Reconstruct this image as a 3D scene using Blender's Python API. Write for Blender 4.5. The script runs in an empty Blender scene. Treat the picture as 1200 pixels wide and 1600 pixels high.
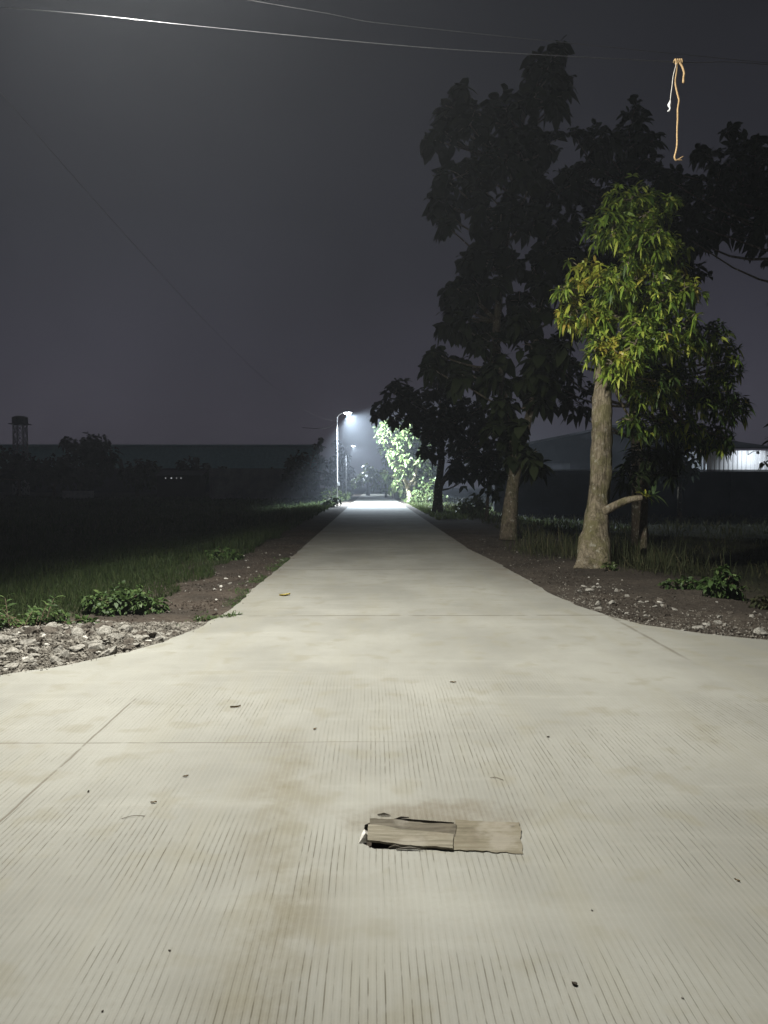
import bpy, bmesh, math, random
import numpy as np
from mathutils import Vector, Matrix, noise as mnoise
from mathutils.geometry import delaunay_2d_cdt

R = math.radians
rng = np.random.default_rng(11)
random.seed(11)
sc = bpy.context.scene
col = sc.collection

# ------------------------------------------------------------------ camera
F = 1200.0
cam_d = bpy.data.cameras.new('camera')
cam = bpy.data.objects.new('camera', cam_d)
col.objects.link(cam)
cam.location = (0, 0, 1.5)
cam.rotation_euler = (R(90) - math.atan(43 / F), 0, -math.atan(17 / F))
cam_d.sensor_fit = 'VERTICAL'
cam_d.sensor_height = 36
cam_d.lens = 36 * F / 1600
cam_d.clip_end = 3000
cam_d.clip_start = 0.05
sc.camera = cam
CM = cam.rotation_euler.to_matrix()
CP = Vector(cam.location)


def ray(px, py):
    return CM @ Vector(((px - 600) / F, (800 - py) / F, -1))


def at(px, py, Y):
    d = ray(px, py)
    return CP + d * (Y / d.y)


def gnd(px, py, z=0.0):
    d = ray(px, py)
    return CP + d * ((z - CP.z) / d.z)


# ------------------------------------------------------------------ object helpers
def link(o, parent=None):
    col.objects.link(o)
    if parent is not None:
        o.parent = parent
    return o


def tag(o, label=None, cat=None, group=None, kind=None):
    if label: o['label'] = label
    if cat: o['category'] = cat
    if group: o['group'] = group
    if kind: o['kind'] = kind
    return o


def thing(name, label, cat, loc=(0, 0, 0), rz=0, group=None):
    o = bpy.data.objects.new(name, None)
    o.empty_display_size = 0.2
    link(o)
    o.location = loc
    o.rotation_euler = (0, 0, rz)
    return tag(o, label, cat, group)


class MB:
    def __init__(s):
        s.v, s.f, s.m = [], [], []

    def add(s, vs, fs, mi=0):
        b = len(s.v)
        s.v += [tuple(v) for v in vs]
        s.f += [tuple(i + b for i in f) for f in fs]
        s.m += [mi] * len(fs)

    def box(s, c, size, rz=0, mi=0, rx=0, ry=0):
        M = Matrix.Rotation(rz, 3, 'Z') @ Matrix.Rotation(ry, 3, 'Y') @ Matrix.Rotation(rx, 3, 'X')
        c = Vector(c)
        vs = []
        for x in (-.5, .5):
            for y in (-.5, .5):
                for z in (-.5, .5):
                    vs.append(c + M @ Vector((x * size[0], y * size[1], z * size[2])))
        s.add(vs, [(0, 1, 3, 2), (4, 6, 7, 5), (0, 4, 5, 1), (2, 3, 7, 6), (0, 2, 6, 4), (1, 5, 7, 3)], mi)

    def tube(s, pts, rad, n=8, rough=0.0, mi=0, seed=0, lobes=0.0):
        pts = [Vector(p) for p in pts]
        if not hasattr(rad, '__len__'): rad = [rad] * len(pts)
        t = (pts[1] - pts[0]).normalized()
        a = t.orthogonal().normalized()
        vs, fs = [], []
        for i, p in enumerate(pts):
            t2 = (pts[min(i + 1, len(pts) - 1)] - pts[max(i - 1, 0)]).normalized()
            a = (a - t2 * a.dot(t2)).normalized()
            b = t2.cross(a)
            for k in range(n):
                an = 2 * math.pi * k / n
                q = a * math.cos(an) + b * math.sin(an)
                r = rad[i]
                if lobes:
                    r *= 1 + lobes * math.exp(-8.0 * i / len(pts)) * (math.cos(4 * an + 1.1) + .6 * math.cos(3 * an + 4))
                if rough:
                    w = p + q * r
                    r *= 1 + rough * (mnoise.noise(Vector((w.x * 3 + seed, w.y * 3, w.z * 1.6))) + .5 * mnoise.noise(Vector((w.x * 9 + seed, w.y * 9, w.z * 5))))
                vs.append(p + q * r)
        for i in range(len(pts) - 1):
            for k in range(n):
                k2 = (k + 1) % n
                fs.append((i * n + k, i * n + k2, (i + 1) * n + k2, (i + 1) * n + k))
        fs.append(tuple(range(n - 1, -1, -1)))
        fs.append(tuple((len(pts) - 1) * n + k for k in range(n)))
        s.add(vs, fs, mi)

    def mesh(s, name, mats, smooth=False):
        me = bpy.data.meshes.new(name)
        me.from_pydata(s.v, [], s.f)
        for m in (mats if isinstance(mats, (list, tuple)) else [mats]):
            me.materials.append(m)
        me.polygons.foreach_set('material_index', s.m)
        if smooth:
            me.polygons.foreach_set('use_smooth', [True] * len(s.f))
        me.update()
        return me

    def build(s, name, mats, parent=None, smooth=False):
        o = bpy.data.objects.new(name, s.mesh(name, mats, smooth))
        return link(o, parent)


# ------------------------------------------------------------------ material helpers
class NT:
    def __init__(s, name):
        s.mat = bpy.data.materials.new(name)
        s.mat.use_nodes = True
        s.t = s.mat.node_tree
        s.t.nodes.clear()
        s.out = s.n('ShaderNodeOutputMaterial')

    def n(s, typ, **kw):
        nd = s.t.nodes.new(typ)
        for k, v in kw.items():
            setattr(nd, k, v)
        return nd

    def set(s, sock, v):
        if hasattr(v, 'node'):
            s.t.links.new(v, sock)
        elif v is not None:
            sock.default_value = v

    def math(s, op, a, b=None, c=None, clamp=False):
        nd = s.n('ShaderNodeMath', operation=op, use_clamp=clamp)
        s.set(nd.inputs[0], a)
        if b is not None: s.set(nd.inputs[1], b)
        if c is not None: s.set(nd.inputs[2], c)
        return nd.outputs[0]

    def smooth(s, x, a, b):
        nd = s.n('ShaderNodeMapRange', interpolation_type='SMOOTHSTEP')
        s.set(nd.inputs[0], x)
        s.set(nd.inputs[1], a); s.set(nd.inputs[2], b)
        nd.inputs[3].default_value = 0; nd.inputs[4].default_value = 1
        return nd.outputs[0]

    def mix(s, f, a, b, mode='MIX'):
        nd = s.n('ShaderNodeMix', data_type='RGBA', blend_type=mode)
        s.set(nd.inputs[0], f)
        s.set(nd.inputs[6], (*a, 1) if isinstance(a, tuple) else a)
        s.set(nd.inputs[7], (*b, 1) if isinstance(b, tuple) else b)
        return nd.outputs[2]

    def pos(s):
        return s.n('ShaderNodeTexCoord').outputs['Object']

    def wpos(s):
        return s.n('ShaderNodeNewGeometry').outputs['Position']

    def sep(s, v):
        nd = s.n('ShaderNodeSeparateXYZ')
        s.set(nd.inputs[0], v)
        return nd.outputs[0], nd.outputs[1], nd.outputs[2]

    def comb(s, x=0., y=0., z=0.):
        nd = s.n('ShaderNodeCombineXYZ')
        s.set(nd.inputs[0], x); s.set(nd.inputs[1], y); s.set(nd.inputs[2], z)
        return nd.outputs[0]

    def noise(s, vec, scale, detail=4, rough=.55):
        nd = s.n('ShaderNodeTexNoise')
        s.set(nd.inputs['Vector'], vec)
        nd.inputs['Scale'].default_value = scale
        nd.inputs['Detail'].default_value = detail
        nd.inputs['Roughness'].default_value = rough
        return nd.outputs[0]

    def voro(s, vec, scale, feature='F1', out='Distance'):
        nd = s.n('ShaderNodeTexVoronoi', feature=feature)
        s.set(nd.inputs['Vector'], vec)
        nd.inputs['Scale'].default_value = scale
        return nd.outputs[out]

    def bump(s, h, strength=.3, dist=.02, normal=None):
        nd = s.n('ShaderNodeBump')
        nd.inputs['Strength'].default_value = strength
        nd.inputs['Distance'].default_value = dist
        s.set(nd.inputs['Height'], h)
        if normal is not None: s.set(nd.inputs['Normal'], normal)
        return nd.outputs[0]

    def bsdf(s, color, rough=.8, normal=None, spec=.3, metal=0.0, emit=None, estr=0.0, link=True):
        nd = s.n('ShaderNodeBsdfPrincipled')
        s.set(nd.inputs['Base Color'], (*color, 1) if isinstance(color, tuple) else color)
        s.set(nd.inputs['Roughness'], rough)
        nd.inputs['Specular IOR Level'].default_value = spec
        nd.inputs['Metallic'].default_value = metal
        if normal is not None: s.set(nd.inputs['Normal'], normal)
        if emit is not None:
            nd.inputs['Emission Color'].default_value = (*emit, 1)
            nd.inputs['Emission Strength'].default_value = estr
        if link:
            s.t.links.new(nd.outputs[0], s.out.inputs[0])
        return nd.outputs[0]


def mottled(name, c1, c2, scale=6, rough=.8, bump=.3, dist=.01, spec=.3, metal=0.0):
    m = NT(name)
    p = m.pos()
    n = m.noise(p, scale, 5)
    n2 = m.noise(p, scale * 7, 3)
    c = m.mix(m.smooth(n, .35, .65), c1, c2)
    c = m.mix(m.smooth(n2, .3, .75), c, m.mix(.35, c, (c1[0] * .5, c1[1] * .5, c1[2] * .5)))
    m.bsdf(c, rough, m.bump(n2, bump, dist), spec, metal)
    return m.mat


def leaf_mat(name, dark, mid, light, rough=.42, trans=.3, spec=.4):
    m = NT(name)
    rnd = m.n('ShaderNodeNewGeometry').outputs['Random Per Island']
    c = m.mix(m.smooth(rnd, 0.0, .6), dark, mid)
    c = m.mix(m.smooth(rnd, .62, 1.0), c, light)
    b = m.bsdf(c, rough, None, spec, link=False)
    tr = m.n('ShaderNodeBsdfTranslucent')
    m.set(tr.inputs[0], m.mix(.5, c, light))
    mx = m.n('ShaderNodeMixShader')
    mx.inputs[0].default_value = trans
    m.t.links.new(b, mx.inputs[1]); m.t.links.new(tr.outputs[0], mx.inputs[2])
    m.t.links.new(mx.outputs[0], m.out.inputs[0])
    return m.mat


def concrete_mat():
    m = NT('tined_concrete')
    p = m.pos()
    x, y, z = m.sep(p)
    # broad tone
    a = m.noise(m.comb(m.math('MULTIPLY', x, .55), m.math('MULTIPLY', y, .4)), 1.3, 5, .6)
    base = m.mix(m.smooth(a, .33, .68), (.218, .215, .188), (.292, .289, .255))
    # streaks left by wheels, along the lane
    st = m.noise(m.comb(m.math('MULTIPLY', x, 2.2), m.math('MULTIPLY', y, .28), 4.0), 1.4, 4, .6)
    base = m.mix(m.math('MULTIPLY', m.smooth(st, .48, .70), .42), base, (.25, .24, .19))
    # crosswise trowel marks
    tw = m.noise(m.comb(m.math('MULTIPLY', x, .35), m.math('MULTIPLY', y, 3.2), 9.0), 1.7, 4, .6)
    base = m.mix(m.math('MULTIPLY', m.smooth(tw, .5, .75), .28), base, (.345, .342, .302))
    # brown wheel stain left of the middle
    dx = m.math('SUBTRACT', m.math('ADD', x, m.math('MULTIPLY', y, .055)), -.22)
    wig = m.math('MULTIPLY', m.math('SUBTRACT', m.noise(p, 1.1, 3), .5), .5)
    g = m.math('POWER', 2.718, m.math('MULTIPLY', m.math('POWER', m.math('DIVIDE', m.math('ADD', dx, wig), .17), 2), -1))
    g = m.math('MULTIPLY', g, m.smooth(y, 4.9, 3.9))
    g = m.math('MULTIPLY', g, m.smooth(m.noise(p, 2.6, 5, .65), .34, .68))
    base = m.mix(m.math('MULTIPLY', g, .9), base, (.165, .147, .10))
    # small dark blotches
    bl = m.noise(p, 3.7, 3, .5)
    base = m.mix(m.math('MULTIPLY', m.smooth(bl, .54, .70), .55), base, (.215, .203, .155))
    # dirt smeared round the boards
    ex = m.math('DIVIDE', m.math('SUBTRACT', x, .28), .42)
    ey = m.math('DIVIDE', m.math('SUBTRACT', y, 3.42), .18)
    e = m.math('ADD', m.math('MULTIPLY', ex, ex), m.math('MULTIPLY', ey, ey))
    e = m.math('ADD', e, m.math('MULTIPLY', m.math('SUBTRACT', m.noise(p, 6, 6, .7), .5), 3.4))
    base = m.mix(m.math('MULTIPLY', m.smooth(e, 1.6, -.3), .8), base, (.15, .13, .095))
    # speckle
    sp = m.noise(p, 120, 2, .6)
    base = m.mix(m.math('MULTIPLY', m.smooth(sp, .55, .8), .22), base, (.20, .185, .15))
    gr = m.noise(p, 38, 5, .7)
    base = m.mix(m.math('MULTIPLY', m.smooth(gr, .48, .72), .30), base, (.235, .22, .18))
    gr2 = m.noise(m.comb(m.math('MULTIPLY', x, 26.0), m.math('MULTIPLY', y, 5.0), 6.0), 1.0, 4, .65)
    base = m.mix(m.math('MULTIPLY', m.smooth(gr2, .5, .75), .28), base, (.25, .235, .195))
    # tining grooves
    wob = m.math('MULTIPLY', m.math('SUBTRACT', m.noise(m.comb(m.math('MULTIPLY', x, .6), m.math('MULTIPLY', y, .8)), 1.0, 2), .5), .035)
    u = m.math('DIVIDE', m.math('ADD', x, wob), .0255)
    idn = m.math('FLOOR', u)
    fr = m.math('ABSOLUTE', m.math('SUBTRACT', m.math('FRACT', u), .5))
    line = m.smooth(fr, .115, .02)
    jit = m.noise(m.comb(m.math('MULTIPLY', idn, 3.71), m.math('MULTIPLY', y, 1.5)), 1.0, 1)
    seg = m.smooth(jit, .28, .66)
    seg2 = m.smooth(m.noise(m.comb(m.math('MULTIPLY', idn, 1.37), m.math('MULTIPLY', y, 11.0), 3.0), 1.0, 3), .30, .60)
    patch = m.smooth(m.noise(m.comb(m.math('MULTIPLY', x, .75), m.math('MULTIPLY', y, 1.05), 2.0), 1.0, 4), .34, .66)
    far = m.smooth(y, 6.4, 5.4)
    gm = m.math('MULTIPLY', m.math('MULTIPLY', line, seg), m.math('MULTIPLY', m.math('MULTIPLY', seg2, patch), far))
    base = m.mix(m.math('MULTIPLY', gm, .88), base, (.09, .08, .052))
    # worn areas where the texture shows only as paler ribs
    rib = m.smooth(fr, .30, .48)
    base = m.mix(m.math('MULTIPLY', m.math('MULTIPLY', rib, m.smooth(y, 7.2, 5.5)), .08), base, (.42, .415, .365))
    # joints between the slabs
    jw = m.math('MULTIPLY', m.math('SUBTRACT', m.noise(p, 2.2, 3), .5), .03)

    def joint(c, val, w):
        return m.smooth(m.math('ABSOLUTE', m.math('SUBTRACT', m.math('ADD', c, jw), val)), w, w * .25)
    j = m.math('MULTIPLY', m.math('MULTIPLY', joint(x, -1.665, .010), m.smooth(y, 5.6, 5.2)), .8)
    j = m.math('MAXIMUM', j, m.math('MULTIPLY', m.math('MULTIPLY', joint(y, 4.43, .012), m.smooth(x, .9, -1.0)), .65))
    j = m.math('MAXIMUM', j, m.math('MULTIPLY', joint(y, 8.74, .035), .75))
    j = m.math('MAXIMUM', j, m.math('MULTIPLY', m.math('MULTIPLY', joint(x, 2.70, .03), m.math('MULTIPLY', m.smooth(y, 6.2, 6.9), m.smooth(y, 8.78, 8.7))), .6))
    lanej = m.math('ABSOLUTE', m.math('SUBTRACT', m.math('FRACT', m.math('DIVIDE', m.math('SUBTRACT', y, 8.74 - 2.4), 4.8)), .5))
    j = m.math('MAXIMUM', j, m.math('MULTIPLY', m.math('MULTIPLY', m.smooth(lanej, .012, .004), m.smooth(y, 8.9, 9.2)), .5))
    j = m.math('MULTIPLY', j, m.smooth(m.noise(p, 5, 3), .3, .5))
    base = m.mix(j, base, (.12, .105, .08))
    # dusty soiled margins where the lane meets the verge
    lm = m.math('ADD', m.smooth(x, -1.25, -1.72), m.smooth(x, 1.7, 2.35))
    lm = m.math('MULTIPLY', m.math('MULTIPLY', lm, m.smooth(y, 9.0, 14.0)), m.smooth(m.noise(p, 2.1, 4, .6), .35, .65))
    base = m.mix(m.math('MULTIPLY', lm, .5), base, (.17, .14, .10))
    h = m.math('SUBTRACT', m.math('MULTIPLY', m.noise(p, 60, 4), .25), m.math('MAXIMUM', gm, j))
    m.bsdf(base, .82, m.bump(h, .45, .006), .25)
    return m.mat


def soil_mat():
    m = NT('bare_soil')
    p = m.wpos()
    x, y, z = m.sep(p)
    n = m.noise(p, .9, 6, .6)
    n2 = m.noise(p, 14, 5, .65)
    c = m.mix(m.smooth(n, .35, .65), (.058, .049, .040), (.094, .079, .063))
    c = m.mix(m.smooth(n2, .42, .7), c, (.046, .036, .028))
    # red-brown earth on the left verge
    red = m.math('MULTIPLY', m.smooth(x, -1.0, -2.0), m.smooth(n, .40, .55))
    c = m.mix(m.math('MULTIPLY', red, .08), c, (.105, .060, .042))
    fld = m.math('MAXIMUM', m.smooth(x, -3.0, -4.0), m.smooth(x, 4.6, 7.0))
    c = m.mix(m.math('MULTIPLY', fld, .8), c, m.mix(m.smooth(n, .4, .6), (.030, .036, .016), (.05, .055, .026)))
    peb = m.voro(p, 22)
    pm = m.math('MULTIPLY', m.smooth(peb, .22, .12), m.smooth(m.noise(p, 1.7, 3), .45, .6))
    c = m.mix(m.math('MULTIPLY', pm, .55), c, (.27, .25, .21))
    # crushed grey concrete under the rubble heap and along the right strip
    hx = m.math('DIVIDE', m.math('ADD', x, 3.2), 1.9); hy = m.math('DIVIDE', m.math('SUBTRACT', y, 7.0), 1.25)
    hp = m.math('ADD', m.math('ADD', m.math('MULTIPLY', hx, hx), m.math('MULTIPLY', hy, hy)), m.math('MULTIPLY', m.math('SUBTRACT', n2, .5), 1.5))
    c = m.mix(m.math('MULTIPLY', m.smooth(hp, 1.2, .7), .85), c, m.mix(m.smooth(m.noise(p, 32, 4, .7), .4, .6), (.05, .043, .034), (.22, .205, .175)))
    h = m.math('ADD', m.math('MULTIPLY', n2, 1.0), m.math('MULTIPLY', pm, .5))
    m.bsdf(c, .95, m.bump(h, 1.0, .06), .15)
    return m.mat


def bark_mat(name, c1, c2, moss, mossamt=.6):
    m = NT(name)
    p = m.wpos()
    x, y, z = m.sep(p)
    q = m.comb(x, y, m.math('MULTIPLY', z, .35))
    n = m.noise(q, 14, 6, .65)
    v = m.voro(q, 13, 'DISTANCE_TO_EDGE')
    c = m.mix(m.smooth(n, .35, .65), c1, c2)
    c = m.mix(m.math('MULTIPLY', m.math('MULTIPLY', m.smooth(v, .09, .0), m.smooth(m.noise(p, 4, 3), .42, .6)), .5), c, (c1[0] * .35, c1[1] * .35, c1[2] * .35))
    fz = m.noise(m.comb(m.math('MULTIPLY', x, 1.0), y, m.math('MULTIPLY', z, .12)), 30, 5, .7)
    c = m.mix(m.math('MULTIPLY', m.smooth(fz, .46, .66), .6), c, (c1[0] * .4, c1[1] * .38, c1[2] * .34))
    mo = m.smooth(m.noise(p, 3.2, 5, .65), .44, .60)
    c = m.mix(m.math('MULTIPLY', mo, mossamt), c, moss)
    dk = m.smooth(m.noise(p, 5.5, 6, .7), .50, .62)
    c = m.mix(m.math('MULTIPLY', dk, .6), c, (c1[0] * .38, c1[1] * .38, c1[2] * .33))
    li = m.smooth(m.noise(p, 9, 4, .6), .58, .68)
    c = m.mix(m.math('MULTIPLY', li, .6), c, (.42, .40, .33))
    h = m.math('ADD', n, m.math('MULTIPLY', fz, -.8))
    m.bsdf(c, .92, m.bump(h, 1.0, .05), .15)
    return m.mat


def wood_mat(name, c1, c2, axis='x'):
    m = NT(name)
    p = m.pos()
    x, y, z = m.sep(p)
    q = m.comb(m.math('MULTIPLY', x, 1.2), m.math('MULTIPLY', y, 22.0), m.math('MULTIPLY', z, 22.0))
    n = m.noise(q, 2.0, 5, .65)
    c = m.mix(m.smooth(n, .35, .65), c1, c2)
    s = m.smooth(m.noise(p, 6, 4, .6), .5, .7)
    c = m.mix(m.math('MULTIPLY', s, .45), c, (c1[0] * .45, c1[1] * .42, c1[2] * .38))
    k = m.smooth(m.voro(p, 7), .10, .05)
    c = m.mix(m.math('MULTIPLY', k, .6), c, (.05, .04, .03))
    bl = m.noise(p, 11, 5, .65)
    c = m.mix(m.math('MULTIPLY', m.smooth(bl, .48, .68), .5), c, (.15, .125, .09))
    bl2 = m.noise(p, 4.5, 4, .6)
    c = m.mix(m.math('MULTIPLY', m.smooth(bl2, .5, .66), .45), c, (.31, .29, .245))
    m.bsdf(c, .88, m.bump(n, .4, .004), .2)
    return m.mat


def corrugated_mat(name, c1, c2, pitch=.25, rough=.55):
    m = NT(name)
    p = m.pos()
    x, y, z = m.sep(p)
    st = m.noise(m.comb(m.math('MULTIPLY', x, 1.5), y, m.math('MULTIPLY', z, .25)), 1.2, 4)
    c = m.mix(m.smooth(st, .35, .7), c1, c2)
    m.bsdf(c, rough, None, .3)
    return m.mat


M = {}
M['concrete'] = concrete_mat()
M['soil'] = soil_mat()
M['bark_pale'] = bark_mat('mango_bark', (.21, .175, .12), (.34, .29, .205), (.14, .135, .05))
M['bark_teak'] = bark_mat('teak_bark', (.12, .10, .07), (.20, .165, .12), (.09, .09, .04), .4)
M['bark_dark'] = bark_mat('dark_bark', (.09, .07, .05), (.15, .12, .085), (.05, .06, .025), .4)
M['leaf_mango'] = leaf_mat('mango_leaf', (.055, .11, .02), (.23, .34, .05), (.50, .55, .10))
M['leaf_shade'] = leaf_mat('shaded_mango_leaf', (.026, .055, .013), (.05, .09, .02), (.12, .16, .04))  # darker leaf tone that paints the crown's self-shade; a few scattered at random
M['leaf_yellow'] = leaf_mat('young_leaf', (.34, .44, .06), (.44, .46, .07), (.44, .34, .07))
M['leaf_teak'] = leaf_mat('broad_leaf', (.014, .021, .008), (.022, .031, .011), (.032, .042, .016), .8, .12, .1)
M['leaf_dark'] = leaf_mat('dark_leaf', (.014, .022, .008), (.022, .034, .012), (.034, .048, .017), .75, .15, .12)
M['leaf_mid'] = leaf_mat('roadside_leaf', (.055, .085, .03), (.10, .14, .045), (.17, .20, .08), .5, .3)
M['leaf_weed'] = leaf_mat('weed_leaf', (.035, .065, .018), (.06, .11, .028), (.11, .16, .05), .55, .3)
M['grass'] = leaf_mat('field_grass', (.025, .040, .013), (.037, .060, .018), (.066, .082, .03), .6, .3, .2)
M['weedy'] = leaf_mat('dry_weeds', (.03, .036, .016), (.045, .055, .022), (.10, .09, .045), .7, .25, .2)
M['stone'] = mottled('broken_concrete', (.20, .19, .165), (.42, .40, .355), 5, .9, .6, .01, .15)
M['stone_dark'] = mottled('dirty_stone', (.07, .06, .05), (.16, .14, .115), 5, .9, .6, .01, .15)
M['stone_white'] = mottled('pale_rubble', (.5, .48, .43), (.66, .64, .58), 5, .85, .4, .01, .2)
M['gravel'] = mottled('loose_gravel', (.09, .08, .066), (.32, .30, .26), 9, .95, .3, .01, .1)
M['board'] = wood_mat('weathered_board', (.14, .127, .093), (.235, .213, .163))
M['board_dark'] = wood_mat('damp_board', (.075, .066, .048), (.13, .115, .088))
M['ply'] = wood_mat('stained_plywood', (.14, .123, .085), (.20, .18, .132))
M['galv'] = mottled('galvanised_steel', (.42, .43, .44), (.55, .56, .57), 8, .45, .05, .002, .5, .3)
M['dark_plastic'] = mottled('dark_plastic', (.05, .05, .055), (.08, .08, .085), 8, .5, .05, .002)
M['wire'] = mottled('aluminium_cable', (.05, .05, .055), (.08, .08, .085), 20, .3, .05, .0005, .7, .3)
M['wire_black'] = mottled('black_cable', (.02, .02, .022), (.035, .035, .037), 20, .5, .1, .001, .3)
M['rope'] = mottled('tan_rope', (.36, .24, .12), (.52, .37, .20), 60, .85, .5, .003, .1)
M['string'] = mottled('white_string', (.62, .58, .52), (.75, .72, .66), 60, .8, .3, .002, .1)
M['plastic_white'] = mottled('white_plastic', (.72, .73, .74), (.8, .8, .8), 30, .35, .1, .002, .5)
M['wall_grey'] = mottled('rendered_wall', (.15, .15, .155), (.24, .24, .25), .6, .9, .2, .01, .1)
M['wall_dark'] = mottled('dark_wall', (.018, .018, .02), (.032, .032, .036), .6, .9, .2, .01, .1)  # mottled near-black wall tone
M['coping'] = mottled('wall_coping', (.35, .35, .34), (.5, .5, .48), 2, .9, .2, .01, .1)
M['roof_teal'] = corrugated_mat('teal_sheet', (.22, .44, .42), (.30, .54, .52))
M['roof_teal_edge'] = corrugated_mat('teal_gutter', (.22, .42, .40), (.28, .5, .48))
M['roof_dark'] = corrugated_mat('dark_roof_sheet', (.04, .04, .045), (.065, .065, .07))
M['clad_white'] = corrugated_mat('white_cladding', (.62, .65, .68), (.74, .77, .80))
M['tank'] = mottled('tank_paint', (.05, .05, .055), (.09, .09, .095), 1, .8, .2, .01, .2)
M['lattice'] = mottled('lattice_steel', (.32, .31, .33), (.42, .41, .43), 2, .6, .1, .01, .3)
M['dry'] = mottled('dry_leaf', (.16, .115, .06), (.28, .20, .11), 40, .8, .3, .003, .2)
M['yellow_fallen'] = mottled('fallen_leaf', (.36, .29, .07), (.48, .38, .10), 40, .7, .3, .003, .2)
M['twig'] = mottled('twig_bark', (.10, .075, .05), (.18, .14, .10), 40, .9, .3, .003, .1)


def emit_mat(name, c, s):
    m = NT(name)
    m.bsdf((.8, .8, .8), .4, emit=c, estr=s)
    return m.mat


M['led_cool'] = emit_mat('led_lens_cool', (.86, .93, 1.0), 160)
M['led_far'] = emit_mat('led_lens_distant', (.86, .93, 1.0), 12)
M['led_warm'] = emit_mat('led_lens_warm', (1.0, .96, .86), 60)
M['tiny_light'] = emit_mat('distant_bulb', (.95, .97, 1.0), .45)
M['orange_light'] = emit_mat('orange_bulb', (1.0, .55, .22), .9)

# ------------------------------------------------------------------ sky
w = bpy.data.worlds.new('World')
sc.world = w
w.use_nodes = True
nt = w.node_tree
nt.nodes.clear()
wo = nt.nodes.new('ShaderNodeOutputWorld')
tc = nt.nodes.new('ShaderNodeTexCoord')
sx = nt.nodes.new('ShaderNodeSeparateXYZ')
nt.links.new(tc.outputs['Generated'], sx.inputs[0])
cr = nt.nodes.new('ShaderNodeValToRGB')
nt.links.new(sx.outputs[2], cr.inputs[0])
E = cr.color_ramp.elements
E[0].position = 0.0; E[0].color = (.058, .053, .068, 1)
E[1].position = 1.0; E[1].color = (.012, .012, .014, 1)
for ps, c in ((.06, (.046, .043, .056)), (.16, (.033, .032, .043)), (.32, (.0205, .0208, .0275)), (.5, (.0135, .014, .0175))):
    e = E.new(ps); e.color = (*c, 1)
# faint unevenness of the low cloud deck
nz = nt.nodes.new('ShaderNodeTexNoise')
nt.links.new(tc.outputs['Generated'], nz.inputs['Vector'])
nz.inputs['Scale'].default_value = 2.6
nz.inputs['Detail'].default_value = 6
mr = nt.nodes.new('ShaderNodeMapRange')
nt.links.new(nz.outputs[0], mr.inputs[0])
mr.inputs[1].default_value = .3; mr.inputs[2].default_value = .7
mr.inputs[3].default_value = .84; mr.inputs[4].default_value = 1.26
bg = nt.nodes.new('ShaderNodeBackground')
nt.links.new(cr.outputs[0], bg.inputs[0])
nt.links.new(mr.outputs[0], bg.inputs[1])
sky = nt.nodes.new('ShaderNodeTexSky')
sky.sky_type = 'NISHITA'
sky.sun_disc = False
sky.sun_elevation = R(-6)
sky.sun_rotation = R(200)
bg2 = nt.nodes.new('ShaderNodeBackground')
nt.links.new(sky.outputs[0], bg2.inputs[0])
bg2.inputs[1].default_value = .01
ad = nt.nodes.new('ShaderNodeAddShader')
nt.links.new(bg.outputs[0], ad.inputs[0])
nt.links.new(bg2.outputs[0], ad.inputs[1])
nt.links.new(ad.outputs[0], wo.inputs[0])

# ------------------------------------------------------------------ road and ground
L_PX = [(395, 920), (370, 945), (340, 965), (300, 985), (250, 1004), (200, 1019), (100, 1040), (0, 1055), (-200, 1085)]
R_PX = [(733, 858), (780, 881), (825, 906), (860, 927), (900, 945), (950, 962), (1000, 975), (1100, 990), (1200, 1000), (1400, 1015)]
Lc = [(-1.68, 330), (-1.68, 120), (-1.68, 60), (-1.68, 30), (-1.68, 18), (-1.68, 14)] + [tuple(gnd(*p)[:2]) for p in L_PX] + [(-8, 4.2), (-40, 2.5)]
Rc = [(2.22, 330), (2.22, 120), (2.22, 60), (2.22, 30)] + [tuple(gnd(*p)[:2]) for p in R_PX] + [(12, 6.3), (40, 5.5)]


def refine(ch, lim=26, step=.11, j=.02):
    out = [ch[0]]
    for a, b in zip(ch, ch[1:]):
        L = math.hypot(b[0] - a[0], b[1] - a[1])
        near = min(a[1], b[1]) < lim and max(abs(a[0]), abs(b[0])) < 9
        n = max(1, int(L / step)) if near else 1
        for k in range(1, n + 1):
            t = k / n
            x = a[0] + (b[0] - a[0]) * t; y = a[1] + (b[1] - a[1]) * t
            if near:
                x += j * mnoise.noise(Vector((x * 2.3, y * 2.3, 1))) * 1.6 + j * .9 * mnoise.noise(Vector((x * 9, y * 9, 4))) + random.uniform(-j, j) * .3
                y += j * mnoise.noise(Vector((x * 2.3, y * 2.3, 7))) * 1.2
            out.append((x, y))
    return out


Lr, Rr = refine(Lc), refine(Rc)


def edge_x(ch, Y):
    for a, b in zip(ch, ch[1:]):
        if a[1] >= Y >= b[1] and a[1] > b[1]:
            return a[0] + (b[0] - a[0]) * (a[1] - Y) / (a[1] - b[1])
    return ch[-1][0]


def off_road(x, y):
    """metres outside the concrete, negative on it"""
    if y < 5: return -5
    return max(edge_x(Lc, y) - x, x - edge_x(Rc, y))


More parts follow.
